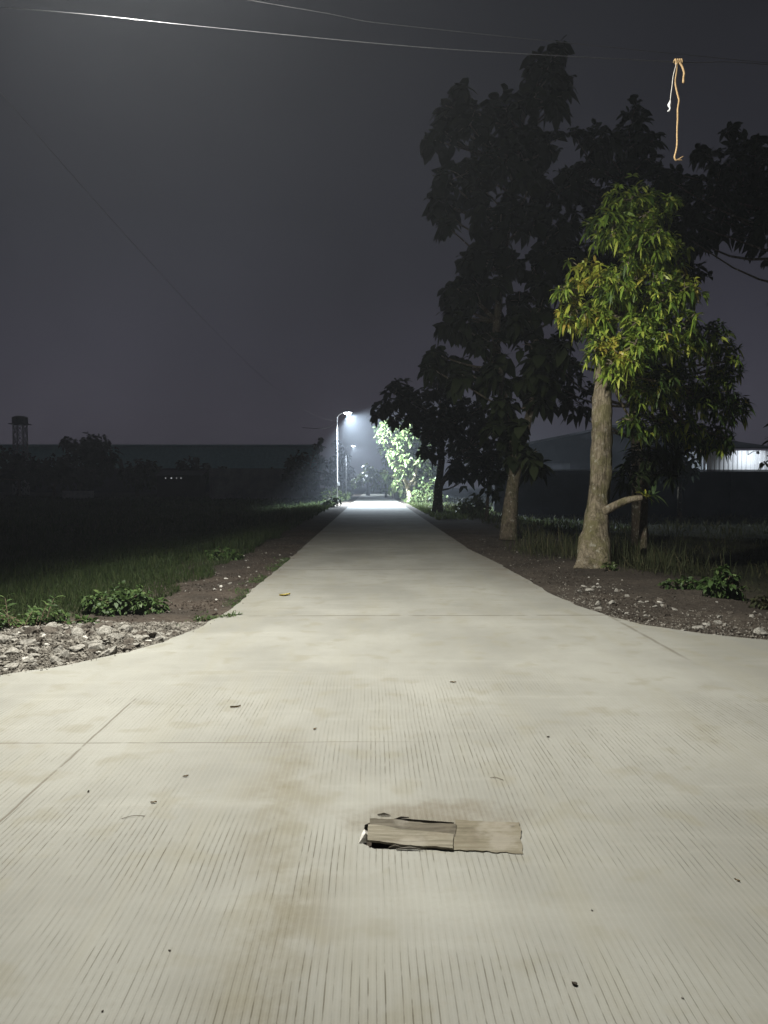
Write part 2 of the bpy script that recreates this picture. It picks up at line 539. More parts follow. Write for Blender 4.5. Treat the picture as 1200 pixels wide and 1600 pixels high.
hx0, hx1 = gnd(566, 1300).x, gnd(709, 1300).x
hy0, hy1 = gnd(600, 1326).y, gnd(600, 1281).y
hole = [(hx0, hy0 + .05), (hx0 + .05, hy0), ((hx0 + hx1) / 2, hy0 - .01), (hx1, hy0 + .01), (hx1 + .01, hy1 - .03), ((hx0 + hx1) / 2, hy1 + .01), (hx0 + .06, hy1), (hx0 + .01, hy1 - .05)]
outer = Lr + [(-40, -14), (40, -14)] + Rr[::-1]
V2 = [Vector(p) for p in outer] + [Vector(p) for p in hole]
no, nh = len(outer), len(hole)
edges = [(i, (i + 1) % no) for i in range(no)] + [(no + i, no + (i + 1) % nh) for i in range(nh)]
vo, eo, fo, ov, oe, of = delaunay_2d_cdt(V2, edges, [], 0, 1e-6)


def inside(poly, x, y):
    r = False
    for (x1, y1), (x2, y2) in zip(poly, poly[1:] + poly[:1]):
        if (y1 > y) != (y2 > y) and x < (x2 - x1) * (y - y1) / (y2 - y1) + x1:
            r = not r
    return r


mb = MB()
tri = []
for f in fo:
    cx = sum(vo[i].x for i in f) / 3; cy = sum(vo[i].y for i in f) / 3
    if inside(outer, cx, cy) and not inside(hole, cx, cy):
        tri.append(f)
mb.add([(v.x, v.y, 0) for v in vo], tri)
for loop in (outer, hole):
    n = len(loop)
    vs = [(*p, 0) for p in loop] + [(*p, -.14) for p in loop]
    mb.add(vs, [(i, (i + 1) % n, n + (i + 1) % n, n + i) for i in range(n)])
road = mb.build('road', M['concrete'])
bmx = bmesh.new(); bmx.from_mesh(road.data); bmesh.ops.remove_doubles(bmx, verts=bmx.verts, dist=1e-5)
bmesh.ops.recalc_face_normals(bmx, faces=bmx.faces)
for f in bmx.faces:
    if abs(f.normal.z) > .9 and f.normal.z < 0: f.normal_flip()
bmx.to_mesh(road.data); bmx.free()
tag(road, 'pale tined concrete village road widening at a junction', kind='structure')


def ground_z(x, y):
    n = mnoise.noise(Vector((x * 1.1, y * 1.1, 0))) * .012 + mnoise.noise(Vector((x * 4, y * 4, 3))) * .008
    z = -.04 + n
    d = off_road(x, y)
    if d > 0:
        k = min(1, d / .5)
        z += k * (.03 * mnoise.noise(Vector((x * .5, y * .5, 5))) + .02)
        # heap of rubble by the left corner
        r2 = ((x + 3.9) / 1.5) ** 2 + ((y - 7.2) / .8) ** 2
        z += .10 * k * math.exp(-r2)
        # right-hand bank falls away to the field
        if x > 4.6: z -= min(.5, (x - 4.6) * .12)
        if x < -3.4: z -= min(.35, (-3.4 - x) * .1)
    return z


def spread(a, b, step, lo, hi, g=1.25):
    xs = list(np.arange(a, b + 1e-6, step))
    s = step; v = b
    while v < hi:
        s *= g; v += s; xs.append(min(v, hi))
    s = step; v = a; pre = []
    while v > lo:
        s *= g; v -= s; pre.append(max(v, lo))
    return pre[::-1] + xs


GX = spread(-9, 9, .2, -300, 300)
GY = spread(-1, 24, .2, -60, 420)
vs = []
for y in GY:
    for x in GX:
        vs.append((x, y, ground_z(x, y) if abs(x) < 60 and y < 90 else (-.54 if x > 9 else -.39 if x < -7 else -.04)))
nx = len(GX)
fs = [(j * nx + i, j * nx + i + 1, (j + 1) * nx + i + 1, (j + 1) * nx + i) for j in range(len(GY) - 1) for i in range(nx - 1)]
mb = MB(); mb.add(vs, fs)
tag(mb.build('ground', M['soil'], smooth=True), 'bare reddish soil and dark fields either side of the road', kind='structure')

# ------------------------------------------------------------------ foliage machinery
T = np.array([0, .32, .68, 1.0])
WP = np.array([0, 1.0, .8, 0])


def leaves_mesh(name, mats, P, D, L, W, droop, mi=None, up=None, fold=.18):
    """many single leaves as one mesh; P base, D direction, L length, W half width"""
    N = len(P)
    D = D / np.linalg.norm(D, axis=1, keepdims=True)
    ref = rng.normal(size=(N, 3)) * .35 + np.array([0, 0, 1.0]) if up is None else up
    S = np.cross(D, ref); S /= np.linalg.norm(S, axis=1, keepdims=True) + 1e-9
    Nn = np.cross(S, D)
    down = np.array([0, 0, -1.0])

    def c(t):
        return P + D * (L * t)[:, None] + down * (droop * L * t * t)[:, None]
    v = np.empty((N, 6, 3))
    v[:, 0] = c(T[0])
    for k, (a, b) in ((1, (1, 2)), (2, (3, 4))):
        cc = c(T[k]); s = S * (W * WP[k])[:, None]; u = Nn * (W * WP[k] * fold)[:, None]
        v[:, a] = cc - s + u; v[:, b] = cc + s + u
    v[:, 5] = c(T[3])
    me = bpy.data.meshes.new(name)
    me.vertices.add(N * 6)
    me.vertices.foreach_set('co', v.reshape(-1).astype(np.float32))
    base = (np.arange(N) * 6)[:, None]
    loops = (base + np.array([0, 1, 2, 1, 3, 4, 2, 3, 5, 4])[None]).reshape(-1)
    me.loops.add(len(loops))
    me.loops.foreach_set('vertex_index', loops.astype(np.int32))
    st = ((np.arange(N) * 10)[:, None] + np.array([0, 3, 7])[None]).reshape(-1)
    me.polygons.add(N * 3)
    me.polygons.foreach_set('loop_start', st.astype(np.int32))
    for m in (mats if isinstance(mats, (list, tuple)) else [mats]):
        me.materials.append(m)
    if mi is not None:
        me.polygons.foreach_set('material_index', np.repeat(mi, 3).astype(np.int32))
    me.update(calc_edges=True)
    me.validate()
    return me


def unit(n):
    v = rng.normal(size=(n, 3))
    return v / np.linalg.norm(v, axis=1, keepdims=True)


def whorls(centres, axes, n, L, W, spread_=(.9, 1.5), droop=.5, jl=.3):
    """n leaves round each twig end"""
    K = len(centres)
    C = np.repeat(centres, n, axis=0)
    A = np.repeat(axes, n, axis=0)
    q = unit(K * n)
    q -= A * np.sum(q * A, axis=1, keepdims=True)
    q /= np.linalg.norm(q, axis=1, keepdims=True) + 1e-9
    th = rng.uniform(*spread_, size=K * n)[:, None]
    D = A * np.cos(th) + q * np.sin(th)
    Ls = L * np.clip(np.exp(rng.normal(0, jl, K * n)), .4, 1.7)
    Ws = W * Ls / L * rng.uniform(.8, 1.2, K * n)
    dr = droop * rng.uniform(.5, 1.5, K * n)
    P = C + A * rng.uniform(-.05, .05, size=(K * n, 1)) * L
    return P, D, Ls, Ws, dr


def clump_points(clumps, per, squash=.85, shell=.5):
    """twig ends spread in a set of (centre, radius) clumps; more of them toward the skin"""
    C, A, I = [], [], []
    for k, (c, r) in enumerate(clumps):
        n = max(6, int(per * r * r))
        u = unit(n)
        rad = r * rng.uniform(0, 1, (n, 1)) ** shell * rng.uniform(.8, 1.18, (n, 1))
        off = u * rad * np.array([1, 1, squash])
        C.append(np.array(c) + off)
        a = u * .8 + np.array([0, 0, .25]) + rng.normal(size=(n, 3)) * .35
        A.append(a / np.linalg.norm(a, axis=1, keepdims=True))
        I.append(np.full(n, k))
    return np.concatenate(C), np.concatenate(A), np.concatenate(I)


def lerp_path(pts, n):
    pts = [Vector(p) for p in pts]
    out = []
    for k in range(n):
        t = k / (n - 1) * (len(pts) - 1)
        i = min(int(t), len(pts) - 2); f = t - i
        p0 = pts[max(i - 1, 0)]; p1 = pts[i]; p2 = pts[i + 1]; p3 = pts[min(i + 2, len(pts) - 1)]
        out.append(.5 * ((2 * p1) + (p2 - p0) * f + (2 * p0 - 5 * p1 + 4 * p2 - p3) * f * f + (3 * p1 - p0 - 3 * p2 + p3) * f ** 3))
    return out


def tree(label, trunks, clumps, bark, leafm, per, n, L, W, droop=.4, group=None, name='roadside_tree', mi_fn=None,
         att=.33, sides=10, limb=.035, seg=12, spread_=(.7, 1.5), shell=.5, cat='tree', rough=.16, flare=1.35):
    """trunks: list of (points, r0, r1); clumps: (centre, radius) in world space"""
    b = Vector(trunks[0][0][0])
    root = thing(name, label, cat, b, 0, group)
    mb = MB()
    allp = []
    for pts, r0, r1 in trunks:
        pa = lerp_path([Vector(p) - b for p in pts], seg)
        rad = []
        for k in range(seg):
            t = k / (seg - 1)
            r = r0 + (r1 - r0) * t
            r *= 1 + (flare - 1) * math.exp(-t * 9)
            rad.append(r)
        mb.tube(pa, rad, sides, rough, seed=b.x, lobes=.11 if sides > 11 else 0)
        allp += [(p, r) for p, r in zip(pa, rad)][int(seg * att):]
    for c, r in clumps:
        c = Vector(c) - b
        cand = [q for q in allp if q[0].z < c.z + .1] or allp[:1]
        p, pr = min(cand, key=lambda q: (q[0] - c).length + max(0, q[0].z - c.z + .25 * (q[0] - c).length) * 1.5)
        mid = (p + c) / 2 + Vector((random.uniform(-.1, .1), random.uniform(-.1, .1), -.08)) * (c - p).length
        rr = min(pr * .6, limb * (1 + r))
        mb.tube(lerp_path([p, mid, c], 6), [rr * (1 - .13 * k) for k in range(6)], 6)
        for k in range(5):
            d = Vector(unit(1)[0]) * r * .85
            d.z = d.z * .7 + .1 * r
            mb.tube(lerp_path([c, c + d * .5 + Vector((0, 0, .06 * r)), c + d], 4), [rr * .4, rr * .3, rr * .22, rr * .12], 4)
    mb.build('trunk', bark, root, True)
    C, A, I = clump_points([(Vector(c) - b, r) for c, r in clumps], per, shell=shell)
    P, D, Ls, Ws, dr = whorls(C, A, n, L, W, spread_, droop)
    mi = None
    if mi_fn is not None:
        mi = np.repeat(mi_fn(C + np.array(b), I), n)
    me = leaves_mesh('crown', leafm, P, D, Ls, Ws, dr, mi)
    link(bpy.data.objects.new('crown', me), root)
    return root


def px_clumps(lst, Y, jy=.6):
    out = []
    for q in lst:
        px, py, r = q[:3]
        y = Y + (q[3] if len(q) > 3 else random.uniform(-jy, jy))
        out.append((at(px, py, y), r / F * y))
    return out


def loosen(lst, k=.84, n=2):
    out = [(q[0], q[1], q[2] * k) + tuple(q[3:]) for q in lst]
    for q in lst:
        for _ in range(n):
            an = random.uniform(0, 6.28); rr = q[2] * random.uniform(.7, 1.15)
            out.append((q[0] + rr * math.cos(an), q[1] + rr * math.sin(an), q[2] * random.uniform(.22, .45)))
    return out


def gz(p):
    return Vector((p.x, p.y, ground_z(p.x, p.y) - .03))


# ------------------------------------------------------------------ the lit mango tree
Yt = 14.6
tr = [gz(gnd(926, 884)) - Vector((0, 0, .14)), at(934, 800, Yt), at(939, 720, Yt), at(940, 640, Yt + .05), at(945, 560, Yt + .1), at(960, 480, Yt + .2), at(985, 400, Yt + .3)]
cl = [(985, 312, 44, .1), (1030, 325, 34, .3), (945, 355, 40, -.1), (1000, 385, 58, -.3), (1050, 395, 36, .2), (912, 425, 34, -.2), (955, 450, 46, -.6), (1020, 460, 56, -.5),
      (1070, 455, 34, -.1), (893, 478, 28, -.3), (935, 500, 34, -.5), (930, 532, 20, -.8), (958, 585, 22, -.9), (1000, 530, 60, -.7), (1055, 525, 50, -.3), (975, 560, 36, -1.0), (1105, 530, 44, .4),
      (1130, 575, 42, .9), (1050, 590, 56, .2), (1010, 610, 46, -.4), (1100, 620, 52, .8), (1140, 640, 34, 1.1), (1060, 655, 46, .6), (1115, 680, 38, 1.2), (1000, 665, 34, .3), (1080, 690, 30, 1.2)]
cl += [(x_ + random.uniform(-1, 1) * r_, y_ + random.uniform(-1, 1) * r_, random.uniform(12, 20), d_ - random.uniform(0, .35)) for (x_, y_, r_, d_) in cl for _ in range(2)]
cl = [(q[0], q[1], q[2] * .84, q[3]) for q in cl[:26]] + cl[26:]
mc = px_clumps(cl, Yt)
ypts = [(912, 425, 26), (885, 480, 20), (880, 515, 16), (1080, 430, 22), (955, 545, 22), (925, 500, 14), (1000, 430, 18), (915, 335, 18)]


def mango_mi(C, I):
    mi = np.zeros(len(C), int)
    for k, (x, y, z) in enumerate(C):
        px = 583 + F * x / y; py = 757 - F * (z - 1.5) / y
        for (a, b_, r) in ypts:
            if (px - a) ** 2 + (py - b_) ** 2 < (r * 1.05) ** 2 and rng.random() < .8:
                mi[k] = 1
        if (px > 1078 and py > 490) or py > 615 + rng.normal() * 25 or (px > 1000 and py > 560 + rng.normal() * 20):  # lower and right-hand clumps: shade put into the leaf colour
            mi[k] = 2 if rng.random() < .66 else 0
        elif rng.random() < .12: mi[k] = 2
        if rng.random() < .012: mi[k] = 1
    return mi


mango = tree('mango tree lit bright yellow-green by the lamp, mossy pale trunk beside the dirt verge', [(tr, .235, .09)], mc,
             M['bark_pale'], [M['leaf_mango'], M['leaf_yellow'], M['leaf_shade']], 330, 8, .15, .0205, .55, name='mango_tree', mi_fn=mango_mi, att=.66, sides=20, seg=44, spread_=(.6, 1.6), flare=1.6, rough=.34)
# low cut branch with a sprouting tuft
bs = at(943, 800, Yt - .18) - Vector(mango.location)
be = at(1004, 778, Yt - .45) - Vector(mango.location)
mb = MB()
mb.tube(lerp_path([bs, bs.lerp(be, .35) + Vector((0, 0, .05)), bs.lerp(be, .7) + Vector((0, 0, .05)), be], 10), [.10, .085, .075, .068, .065, .06, .058, .055, .052, .05], 10, .2)
br = mb.build('branch', M['bark_pale'], mango, True)
C = np.array([be + Vector((.05, 0, .03)), be + Vector((.1, -.05, .06)), be + Vector((.02, .02, .08)), be + Vector((.2, 0, .05))])
A = np.array([[.7, 0, .7], [.9, -.2, .3], [-.2, -.2, .9], [.9, .1, .5]])
P, D, Ls, Ws, dr = whorls(C, A, 9, .26, .022, (.4, 1.4), .5)
link(bpy.data.objects.new('shoot', leaves_mesh('shoot', [M['leaf_weed'], M['leaf_yellow']], P, D, Ls, Ws, dr, np.array([1] * 9 + [0] * 27))), br)
# dark lower boughs hanging behind the trunk belong to a small tree of their own
tree('small dark leafy tree hanging low behind the mango trunk', [([gz(gnd(1004, 872)), at(1006, 800, 15.9), at(1010, 740, 15.9), at(1015, 690, 15.9)], .09, .04)],
     px_clumps([(1000, 715, 30), (1040, 730, 28), (985, 745, 24), (1025, 700, 30), (1050, 700, 22)], 15.9), M['bark_dark'], M['leaf_dark'], 170, 8, .2, .026, .6, name='small_tree')

# ------------------------------------------------------------------ dark trees behind
Y = 21.2
t1 = [gz(gnd(794, 843)), at(799, 770, Y), at(806, 715, Y), at(790, 640, Y), at(775, 540, Y), at(785, 420, Y), at(800, 300, Y), at(820, 170, Y)]
t2 = [at(806, 722, Y), at(824, 660, Y + .1), at(836, 600, Y + .2), at(840, 500, Y + .3), at(850, 400, Y + .4), at(870, 300, Y + .4)]
cl = [(735, 195, 46), (790, 170, 50), (845, 125, 36), (862, 95, 22), (880, 150, 22), (715, 165, 24), (705, 220, 26), (720, 275, 38), (790, 255, 66), (850, 230, 50), (870, 300, 48), (705, 325, 26), (755, 330, 44),
      (820, 350, 52), (875, 360, 40), (770, 400, 36), (835, 420, 40), (745, 415, 24), (732, 452, 20), (712, 470, 17), (765, 470, 34), (812, 470, 34), (845, 480, 30), (705, 508, 16), (735, 515, 24), (770, 530, 32),
      (830, 540, 26), (862, 550, 20), (690, 565, 22), (720, 570, 24), (755, 580, 30), (785, 600, 24), (830, 600, 20), (852, 628, 18), (848, 580, 22), (775, 645, 22), (808, 690, 30), (795, 660, 20), (830, 710, 20)]
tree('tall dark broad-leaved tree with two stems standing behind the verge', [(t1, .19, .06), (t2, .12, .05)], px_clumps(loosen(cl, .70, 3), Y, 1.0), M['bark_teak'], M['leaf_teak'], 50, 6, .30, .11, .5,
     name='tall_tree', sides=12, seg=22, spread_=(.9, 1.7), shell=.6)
Y = 25
cl = [(935, 220, 40), (985, 215, 44), (1010, 250, 40), (950, 270, 50), (1000, 310, 56), (930, 330, 46), (1045, 300, 40), (905, 275, 34), (1050, 350, 44), (960, 390, 50), (1010, 400, 50), (905, 400, 36), (890, 350, 30), (880, 450, 34), (900, 520, 36),
      (885, 590, 28), (905, 630, 26), (930, 470, 44), (1020, 480, 50), (1090, 420, 26), (870, 570, 22)]
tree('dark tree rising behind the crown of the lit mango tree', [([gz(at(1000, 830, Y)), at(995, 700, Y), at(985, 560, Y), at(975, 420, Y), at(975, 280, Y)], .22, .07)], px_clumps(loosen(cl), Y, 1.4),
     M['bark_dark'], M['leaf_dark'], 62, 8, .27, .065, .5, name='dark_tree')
Y = 23
cl = [(1155, 245, 38), (1195, 250, 40), (1105, 245, 24), (1120, 290, 42), (1170, 300, 50), (1085, 325, 34), (1215, 330, 46), (1130, 345, 40), (1095, 380, 28), (1180, 360, 40), (1230, 270, 46), (1060, 290, 24), (1250, 380, 40), (1240, 450, 36)]
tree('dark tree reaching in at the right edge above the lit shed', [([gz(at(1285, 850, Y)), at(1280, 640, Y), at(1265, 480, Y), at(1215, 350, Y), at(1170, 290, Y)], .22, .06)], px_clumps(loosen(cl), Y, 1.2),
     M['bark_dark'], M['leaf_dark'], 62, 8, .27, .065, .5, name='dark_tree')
Y = 20
tree('small leafy tree lit dimly at the right edge of the field', [([gz(at(1235, 840, Y)), at(1232, 760, Y), at(1228, 690, Y)], .07, .03)], px_clumps([(1215, 690, 24), (1240, 660, 30), (1205, 720, 16), (1250, 720, 26)], Y, .3),
     M['bark_dark'], M['leaf_mid'], 90, 8, .2, .028, .6, name='small_tree')
Y = 42
tree('dark bushy tree in front of the boundary wall left of the lit shed', [([gz(at(1062, 800, Y)), at(1062, 770, Y), at(1064, 735, Y)], .14, .07)], px_clumps([(1045, 722, 18), (1070, 722, 17), (1030, 735, 16), (1060, 740, 20), (1080, 738, 13), (1056, 708, 13), (1078, 712, 9)], Y, .7),
     M['bark_dark'], M['leaf_dark'], 45, 8, .3, .08, .4, name='bushy_tree')
# mid-distance trees in silhouette
Y = 41
cl = [(620, 612, 20), (610, 638, 20), (642, 630, 32), (690, 612, 26), (675, 640, 34), (660, 660, 22), (695, 675, 40), (720, 655, 36), (745, 640, 32), (762, 670, 28), (735, 700, 38), (708, 722, 26), (676, 700, 20), (755, 725, 26), (728, 748, 20),
      (683, 600, 14), (630, 600, 12), (775, 700, 22), (595, 640, 11)]
tree('dark round-headed tree in silhouette beside the road, short stout trunk', [([gz(gnd(684, 801)), at(684, 770, Y), at(688, 735, Y), at(690, 700, Y), at(692, 650, Y)], .27, .10), ([at(686, 762, Y), at(700, 740, Y), at(725, 705, Y)], .16, .08)],
     px_clumps(loosen(cl, .9), Y, 1.3), M['bark_dark'], M['leaf_teak'], 26, 7, .36, .12, .4, name='round_tree')
Y = 33
tree('dark bushy young tree between the verge trees', [([gz(gnd(760, 812)), at(762, 780, Y), at(765, 740, Y)], .09, .05)], px_clumps([(770, 765, 14), (780, 745, 20), (758, 738, 18), (770, 715, 18)], Y, .5),
     M['bark_dark'], M['leaf_dark'], 60, 8, .3, .07, .4, name='small_tree')
# trees by the far lamp
Y = 63
cl = [(608, 672, 14), (598, 684, 10), (625, 684, 17), (640, 676, 17), (650, 700, 18), (632, 712, 15), (612, 705, 10), (660, 720, 14), (645, 735, 14), (626, 735, 10), (668, 740, 12), (655, 755, 10), (596, 668, 9), (615, 722, 9), (640, 718, 14), (650, 768, 9), (672, 758, 9), (676, 735, 12), (664, 700, 15), (684, 752, 10), (620, 755, 9), (606, 660, 8), (640, 660, 10)]
tree('pale tree lit white by the far street lamp, leaning forked trunk', [([gz(gnd(641, 786)), at(638, 765, Y), at(630, 740, Y), at(628, 715, Y)], .22, .10), ([at(637, 762, Y), at(648, 745, Y), at(655, 715, Y)], .15, .08)],
     px_clumps(cl, Y, .9), M['bark_pale'], M['leaf_mid'], 50, 8, .32, .09, .4, name='pale_tree')
Y = 72
tree('lit tree standing just past the far street lamp', [([gz(gnd(650, 781)), at(649, 755, Y), at(646, 725, Y)], .2, .1)], px_clumps([(640, 700, 14), (655, 690, 16), (630, 725, 12), (660, 715, 14), (648, 740, 10), (622, 745, 8), (670, 735, 12), (605, 740, 8), (612, 765, 7), (600, 700, 9), (662, 770, 8), (630, 770, 7)], Y, 1.0),
     M['bark_pale'], M['leaf_mid'], 45, 8, .34, .09, .4, name='pale_tree')
Y = 84
tree('narrow dark tree at the road bend beyond the lamp', [([gz(gnd(603, 777)), at(603, 755, Y), at(602, 725, Y)], .15, .06)], px_clumps([(602, 765, 7), (603, 752, 9), (600, 738, 9), (604, 725, 8), (600, 712, 6), (610, 745, 7)], Y, .5),
     M['bark_dark'], M['leaf_mid'], 34, 8, .34, .09, .4, name='narrow_tree')
Y = 78
tree('dark stubby tree trunk and crown right of the bend', [([gz(gnd(620, 779)), at(620, 760, Y), at(621, 740, Y)], .32, .2)], px_clumps([(618, 750, 10), (628, 745, 11), (622, 735, 9), (632, 758, 8)], Y, .5),
     M['bark_dark'], M['leaf_mid'], 34, 8, .34, .09, .4, name='stubby_tree')
Y = 105
tree('hazy dark tree closing the view at the end of the road', [([gz(at(575, 773, Y)), at(575, 755, Y), at(575, 740, Y)], .25, .12)], px_clumps([(570, 745, 12), (582, 742, 12), (590, 755, 10), (560, 752, 9), (576, 732, 8)], Y, 1.0),
     M['bark_dark'], M['leaf_mid'], 20, 8, .45, .13, .4, name='hazy_tree')
Y = 120
tree('tall hazy dark tree behind the far lamp post', [([gz(at(532, 772, Y)), at(532, 745, Y), at(530, 715, Y)], .3, .15)], px_clumps([(527, 745, 16), (540, 735, 14), (520, 725, 14), (534, 712, 13), (545, 752, 12), (515, 752, 12), (528, 696, 9)], Y, 1.5),
     M['bark_dark'], M['leaf_dark'], 18, 8, .5, .15, .4, name='hazy_tree')
Y = 86
tree('dark leaning tree left of the far lamp post', [([gz(at(478, 777, Y)), at(478, 755, Y), at(482, 735, Y), at(490, 710, Y)], .22, .1)], px_clumps([(455, 725, 14), (470, 715, 14), (450, 745, 12), (480, 735, 16), (497, 700, 10), (500, 720, 11), (505, 745, 12), (465, 755, 11), (490, 755, 10), (500, 688, 5)], Y, 1.0),
     M['bark_dark'], M['leaf_dark'], 28, 8, .4, .13, .4, name='leaning_tree')

# far left trees
far = [('wide rounded tree standing above the far left treeline', 128, [(120, 705, 24), (150, 700, 24), (105, 690, 10), (140, 690, 14), (170, 715, 18), (115, 730, 26), (155, 730, 26), (165, 696, 8), (135, 745, 22)], 135, 785),
       ('low dark tree below the water tower', 30, [(10, 715, 18), (35, 722, 18), (60, 728, 16), (20, 740, 20), (50, 745, 20), (-15, 712, 20), (-30, 735, 22)], 125, 785),
       ('low dark tree left of the rounded tree', 85, [(78, 725, 16), (95, 735, 14), (75, 745, 18), (100, 750, 16)], 120, 785),
       ('squat dark tree in front of the teal roof', 215, [(200, 735, 15), (222, 730, 15), (240, 733, 12), (212, 750, 16), (235, 750, 14)], 120, 785),
       ('broad flat dark tree beside the row of small lights', 300, [(285, 728, 12), (302, 726, 14), (320, 735, 12), (308, 750, 14)], 125, 780),
       ('low dark tree before the grey far wall', 345, [(338, 745, 12), (352, 740, 12), (365, 748, 11), (345, 758, 11)], 118, 778),
       ('dark hedge-like tree left of the leaning tree', 425, [(405, 758, 9), (420, 752, 10), (436, 748, 12), (445, 762, 10)], 98, 775)]
for lab, px, cl, Y, by in far:
    tree(lab, [([gz(at(px, by, Y)), at(px, by - 25, Y), at(px, by - 45, Y)], .3, .15)], px_clumps(cl, Y, 1.5), M['bark_dark'], M['leaf_dark'], 15, 8, .6, .18, .4,
         group='dark trees along the far left field', name='distant_tree')

# ------------------------------------------------------------------ shrubs and plants


def shrub(label, base, clumps, leafm, per, n, L, W, droop=.4, name='shrub', group=None, spread_=(.5, 1.5)):
    b = Vector(base)
    root = thing(name, label, 'plant' if name != 'shrub' else 'shrub', b, 0, group)
    mb = MB()
    for c, r in clumps:
        c = Vector(c) - b
        for k in range(3):
            e = c + Vector(unit(1)[0]) * r * .7
            mb.tube(lerp_path([Vector((random.uniform(-.04, .04), random.uniform(-.04, .04), 0)), Vector((e.x * .4, e.y * .4, e.z * .6)), e], 5), [.012, .01, .008, .006, .004], 5)
    mb.build('stem', M['twig'], root)
    C, A, I = clump_points([(Vector(c) - b, r) for c, r in clumps], per)
    keep = C[:, 2] > .02
    P, D, Ls, Ws, dr = whorls(C[keep], A[keep], n, L, W, spread_, droop)
    link(bpy.data.objects.new('foliage', leaves_mesh('foliage', leafm, P, D, Ls, Ws, dr)), root)
    return root


def cl3(base, lst):
    b = Vector(base)
    return [(b + Vector(o), r) for o, r in lst]


b = gz(gnd(190, 955))
shrub('low dense green shrub at the edge of the left dirt verge', b, cl3(b, [((-.3, 0, .14), .17), ((-.05, .05, .2), .2), ((.2, 0, .16), .18), ((.38, .1, .1), .12), ((-.12, -.12, .08), .14), ((.1, .25, .16), .18)]), M['leaf_weed'], 2600, 5, .055, .016, .4)
b = gz(gnd(28, 985))
b2 = b
# long-leaved plant
root = thing('fern_plant', 'leafy plant with long arching leaves behind the rubble heap', 'plant', b)
P, D, Ls, Ws, dr = [], [], [], [], []
mbs = MB()
for k in range(16):
    an = random.uniform(0, 6.28); ln = random.uniform(.3, .5); tilt = random.uniform(.35, 1.0)
    d0 = Vector((math.cos(an) * math.sin(tilt), math.sin(an) * math.sin(tilt), math.cos(tilt)))
    st = Vector((random.uniform(-.22, .22), random.uniform(-.1, .2), 0))
    pts = [st + d0 * ln * t + Vector((0, 0, -.22 * ln * t * t)) for t in np.linspace(0, 1, 7)]
    mbs.tube(pts, [.006, .006, .005, .004, .004, .003, .002], 5)
    for i in range(2, 7):
        for s in (-1, 1):
            side = d0.cross(Vector((0, 0, 1))).normalized() * s
            P.append(pts[i]); D.append(side * .8 + d0 * .6 + Vector((0, 0, .1))); Ls.append(random.uniform(.10, .17)); Ws.append(.013); dr.append(.5)
mbs.build('stem', M['twig'], root)
link(bpy.data.objects.new('foliage', leaves_mesh('foliage', M['leaf_weed'], np.array(P), np.array(D), np.array(Ls), np.array(Ws), np.array(dr))), root)
b = gz(gnd(60, 978))
shrub('spreading low weed patch along the top of the rubble heap', b, cl3(b, [((-.45, .1, .06), .15), ((-.1, .1, .08), .16), ((.2, .1, .06), .14), ((.45, .12, .05), .12), ((-.7, .1, .08), .17)]), M['leaf_weed'], 2300, 5, .06, .014, .3, name='weed_patch')
b = gz(gnd(345, 876))
shrub('small green shrub farther along the left verge', b, cl3(b, [((-.12, 0, .12), .16), ((.14, .1, .14), .17), ((.0, .2, .16), .16), ((.3, .3, .1), .12)]), M['leaf_weed'], 1500, 5, .07, .018, .4)
b = gz(gnd(332, 966))
shrub('flat tuft of grass touching the left concrete edge', b, cl3(b, [((-.12, .0, .02), .08), ((.02, .04, .02), .09), ((.14, .1, .02), .08), ((.22, .2, .02), .07)]), M['leaf_weed'], 5200, 5, .05, .007, .2, name='grass_tuft')
b = gz(gnd(1128, 932))
shrub('rounded leafy shrub on the right verge behind the stones', b, cl3(b, [((-.1, 0, .2), .16), ((.08, 0, .28), .15), ((.0, .1, .12), .18), ((.2, .05, .12), .13), ((-.02, 0, .40), .09)]), M['leaf_weed'], 1700, 5, .07, .02, .4)
b = gz(gnd(1062, 920))
shrub('low weedy shrub between the mango trunk and the rounded shrub', b, cl3(b, [((-.15, 0, .08), .12), ((.1, .05, .1), .14), ((.22, 0, .08), .1)]), M['leaf_weed'], 2000, 5, .065, .016, .4)
b = gz(gnd(952, 890))
shrub('tiny pale seedling at the foot of the mango trunk', b, cl3(b, [((0, 0, .12), .1), ((.06, 0, .06), .08)]), M['leaf_mid'], 1500, 5, .06, .02, .4, name='seedling')
b = gz(gnd(1190, 945))
shrub('dry pale shrub at the right edge of the stones', b, cl3(b, [((0, 0, .08), .14), ((.15, 0, .1), .14)]), M['weedy'], 1800, 5, .07, .012, .4)
b = gz(gnd(662, 787))
shrub('lit weedy bush at the foot of the pale tree', b, cl3(b, [((-.8, 0, .5), .6), ((0, .2, .7), .7), ((.8, .2, .6), .7), ((1.5, 0, .4), .5)]), M['leaf_mid'], 60, 6, .22, .06, .4)
b = gz(gnd(735, 806))
shrub('lit bush in the grass under the far trees', b, cl3(b, [((-.3, 0, .5), .5), ((.3, .2, .7), .5), ((.1, 0, .3), .5), ((.7, .2, .4), .4)]), M['leaf_mid'], 120, 6, .2, .05, .4)
b = gz(gnd(512, 783))
shrub('round lit bush behind the far lamp post', b, cl3(b, [((0, 0, .5), .7), ((.9, 0, .6), .8), ((1.6, .3, .5), .6), ((.6, .3, 1.0), .5)]), M['leaf_mid'], 70, 6, .22, .06, .4)
b = gz(gnd(487, 779))
shrub('low lit bush left of the far lamp post', b, cl3(b, [((0, 0, .3), .6), ((.8, 0, .4), .6), ((-.6, 0, .2), .5)]), M['leaf_mid'], 70, 6, .22, .06, .4)
b = gz(gnd(515, 792))
shrub('dark bush in front of the far lamp post', b, cl3(b, [((0, 0, .3), .4), ((.4, 0, .4), .4), ((-.3, 0, .2), .3)]), M['leaf_dark'], 120, 6, .2, .05, .4)


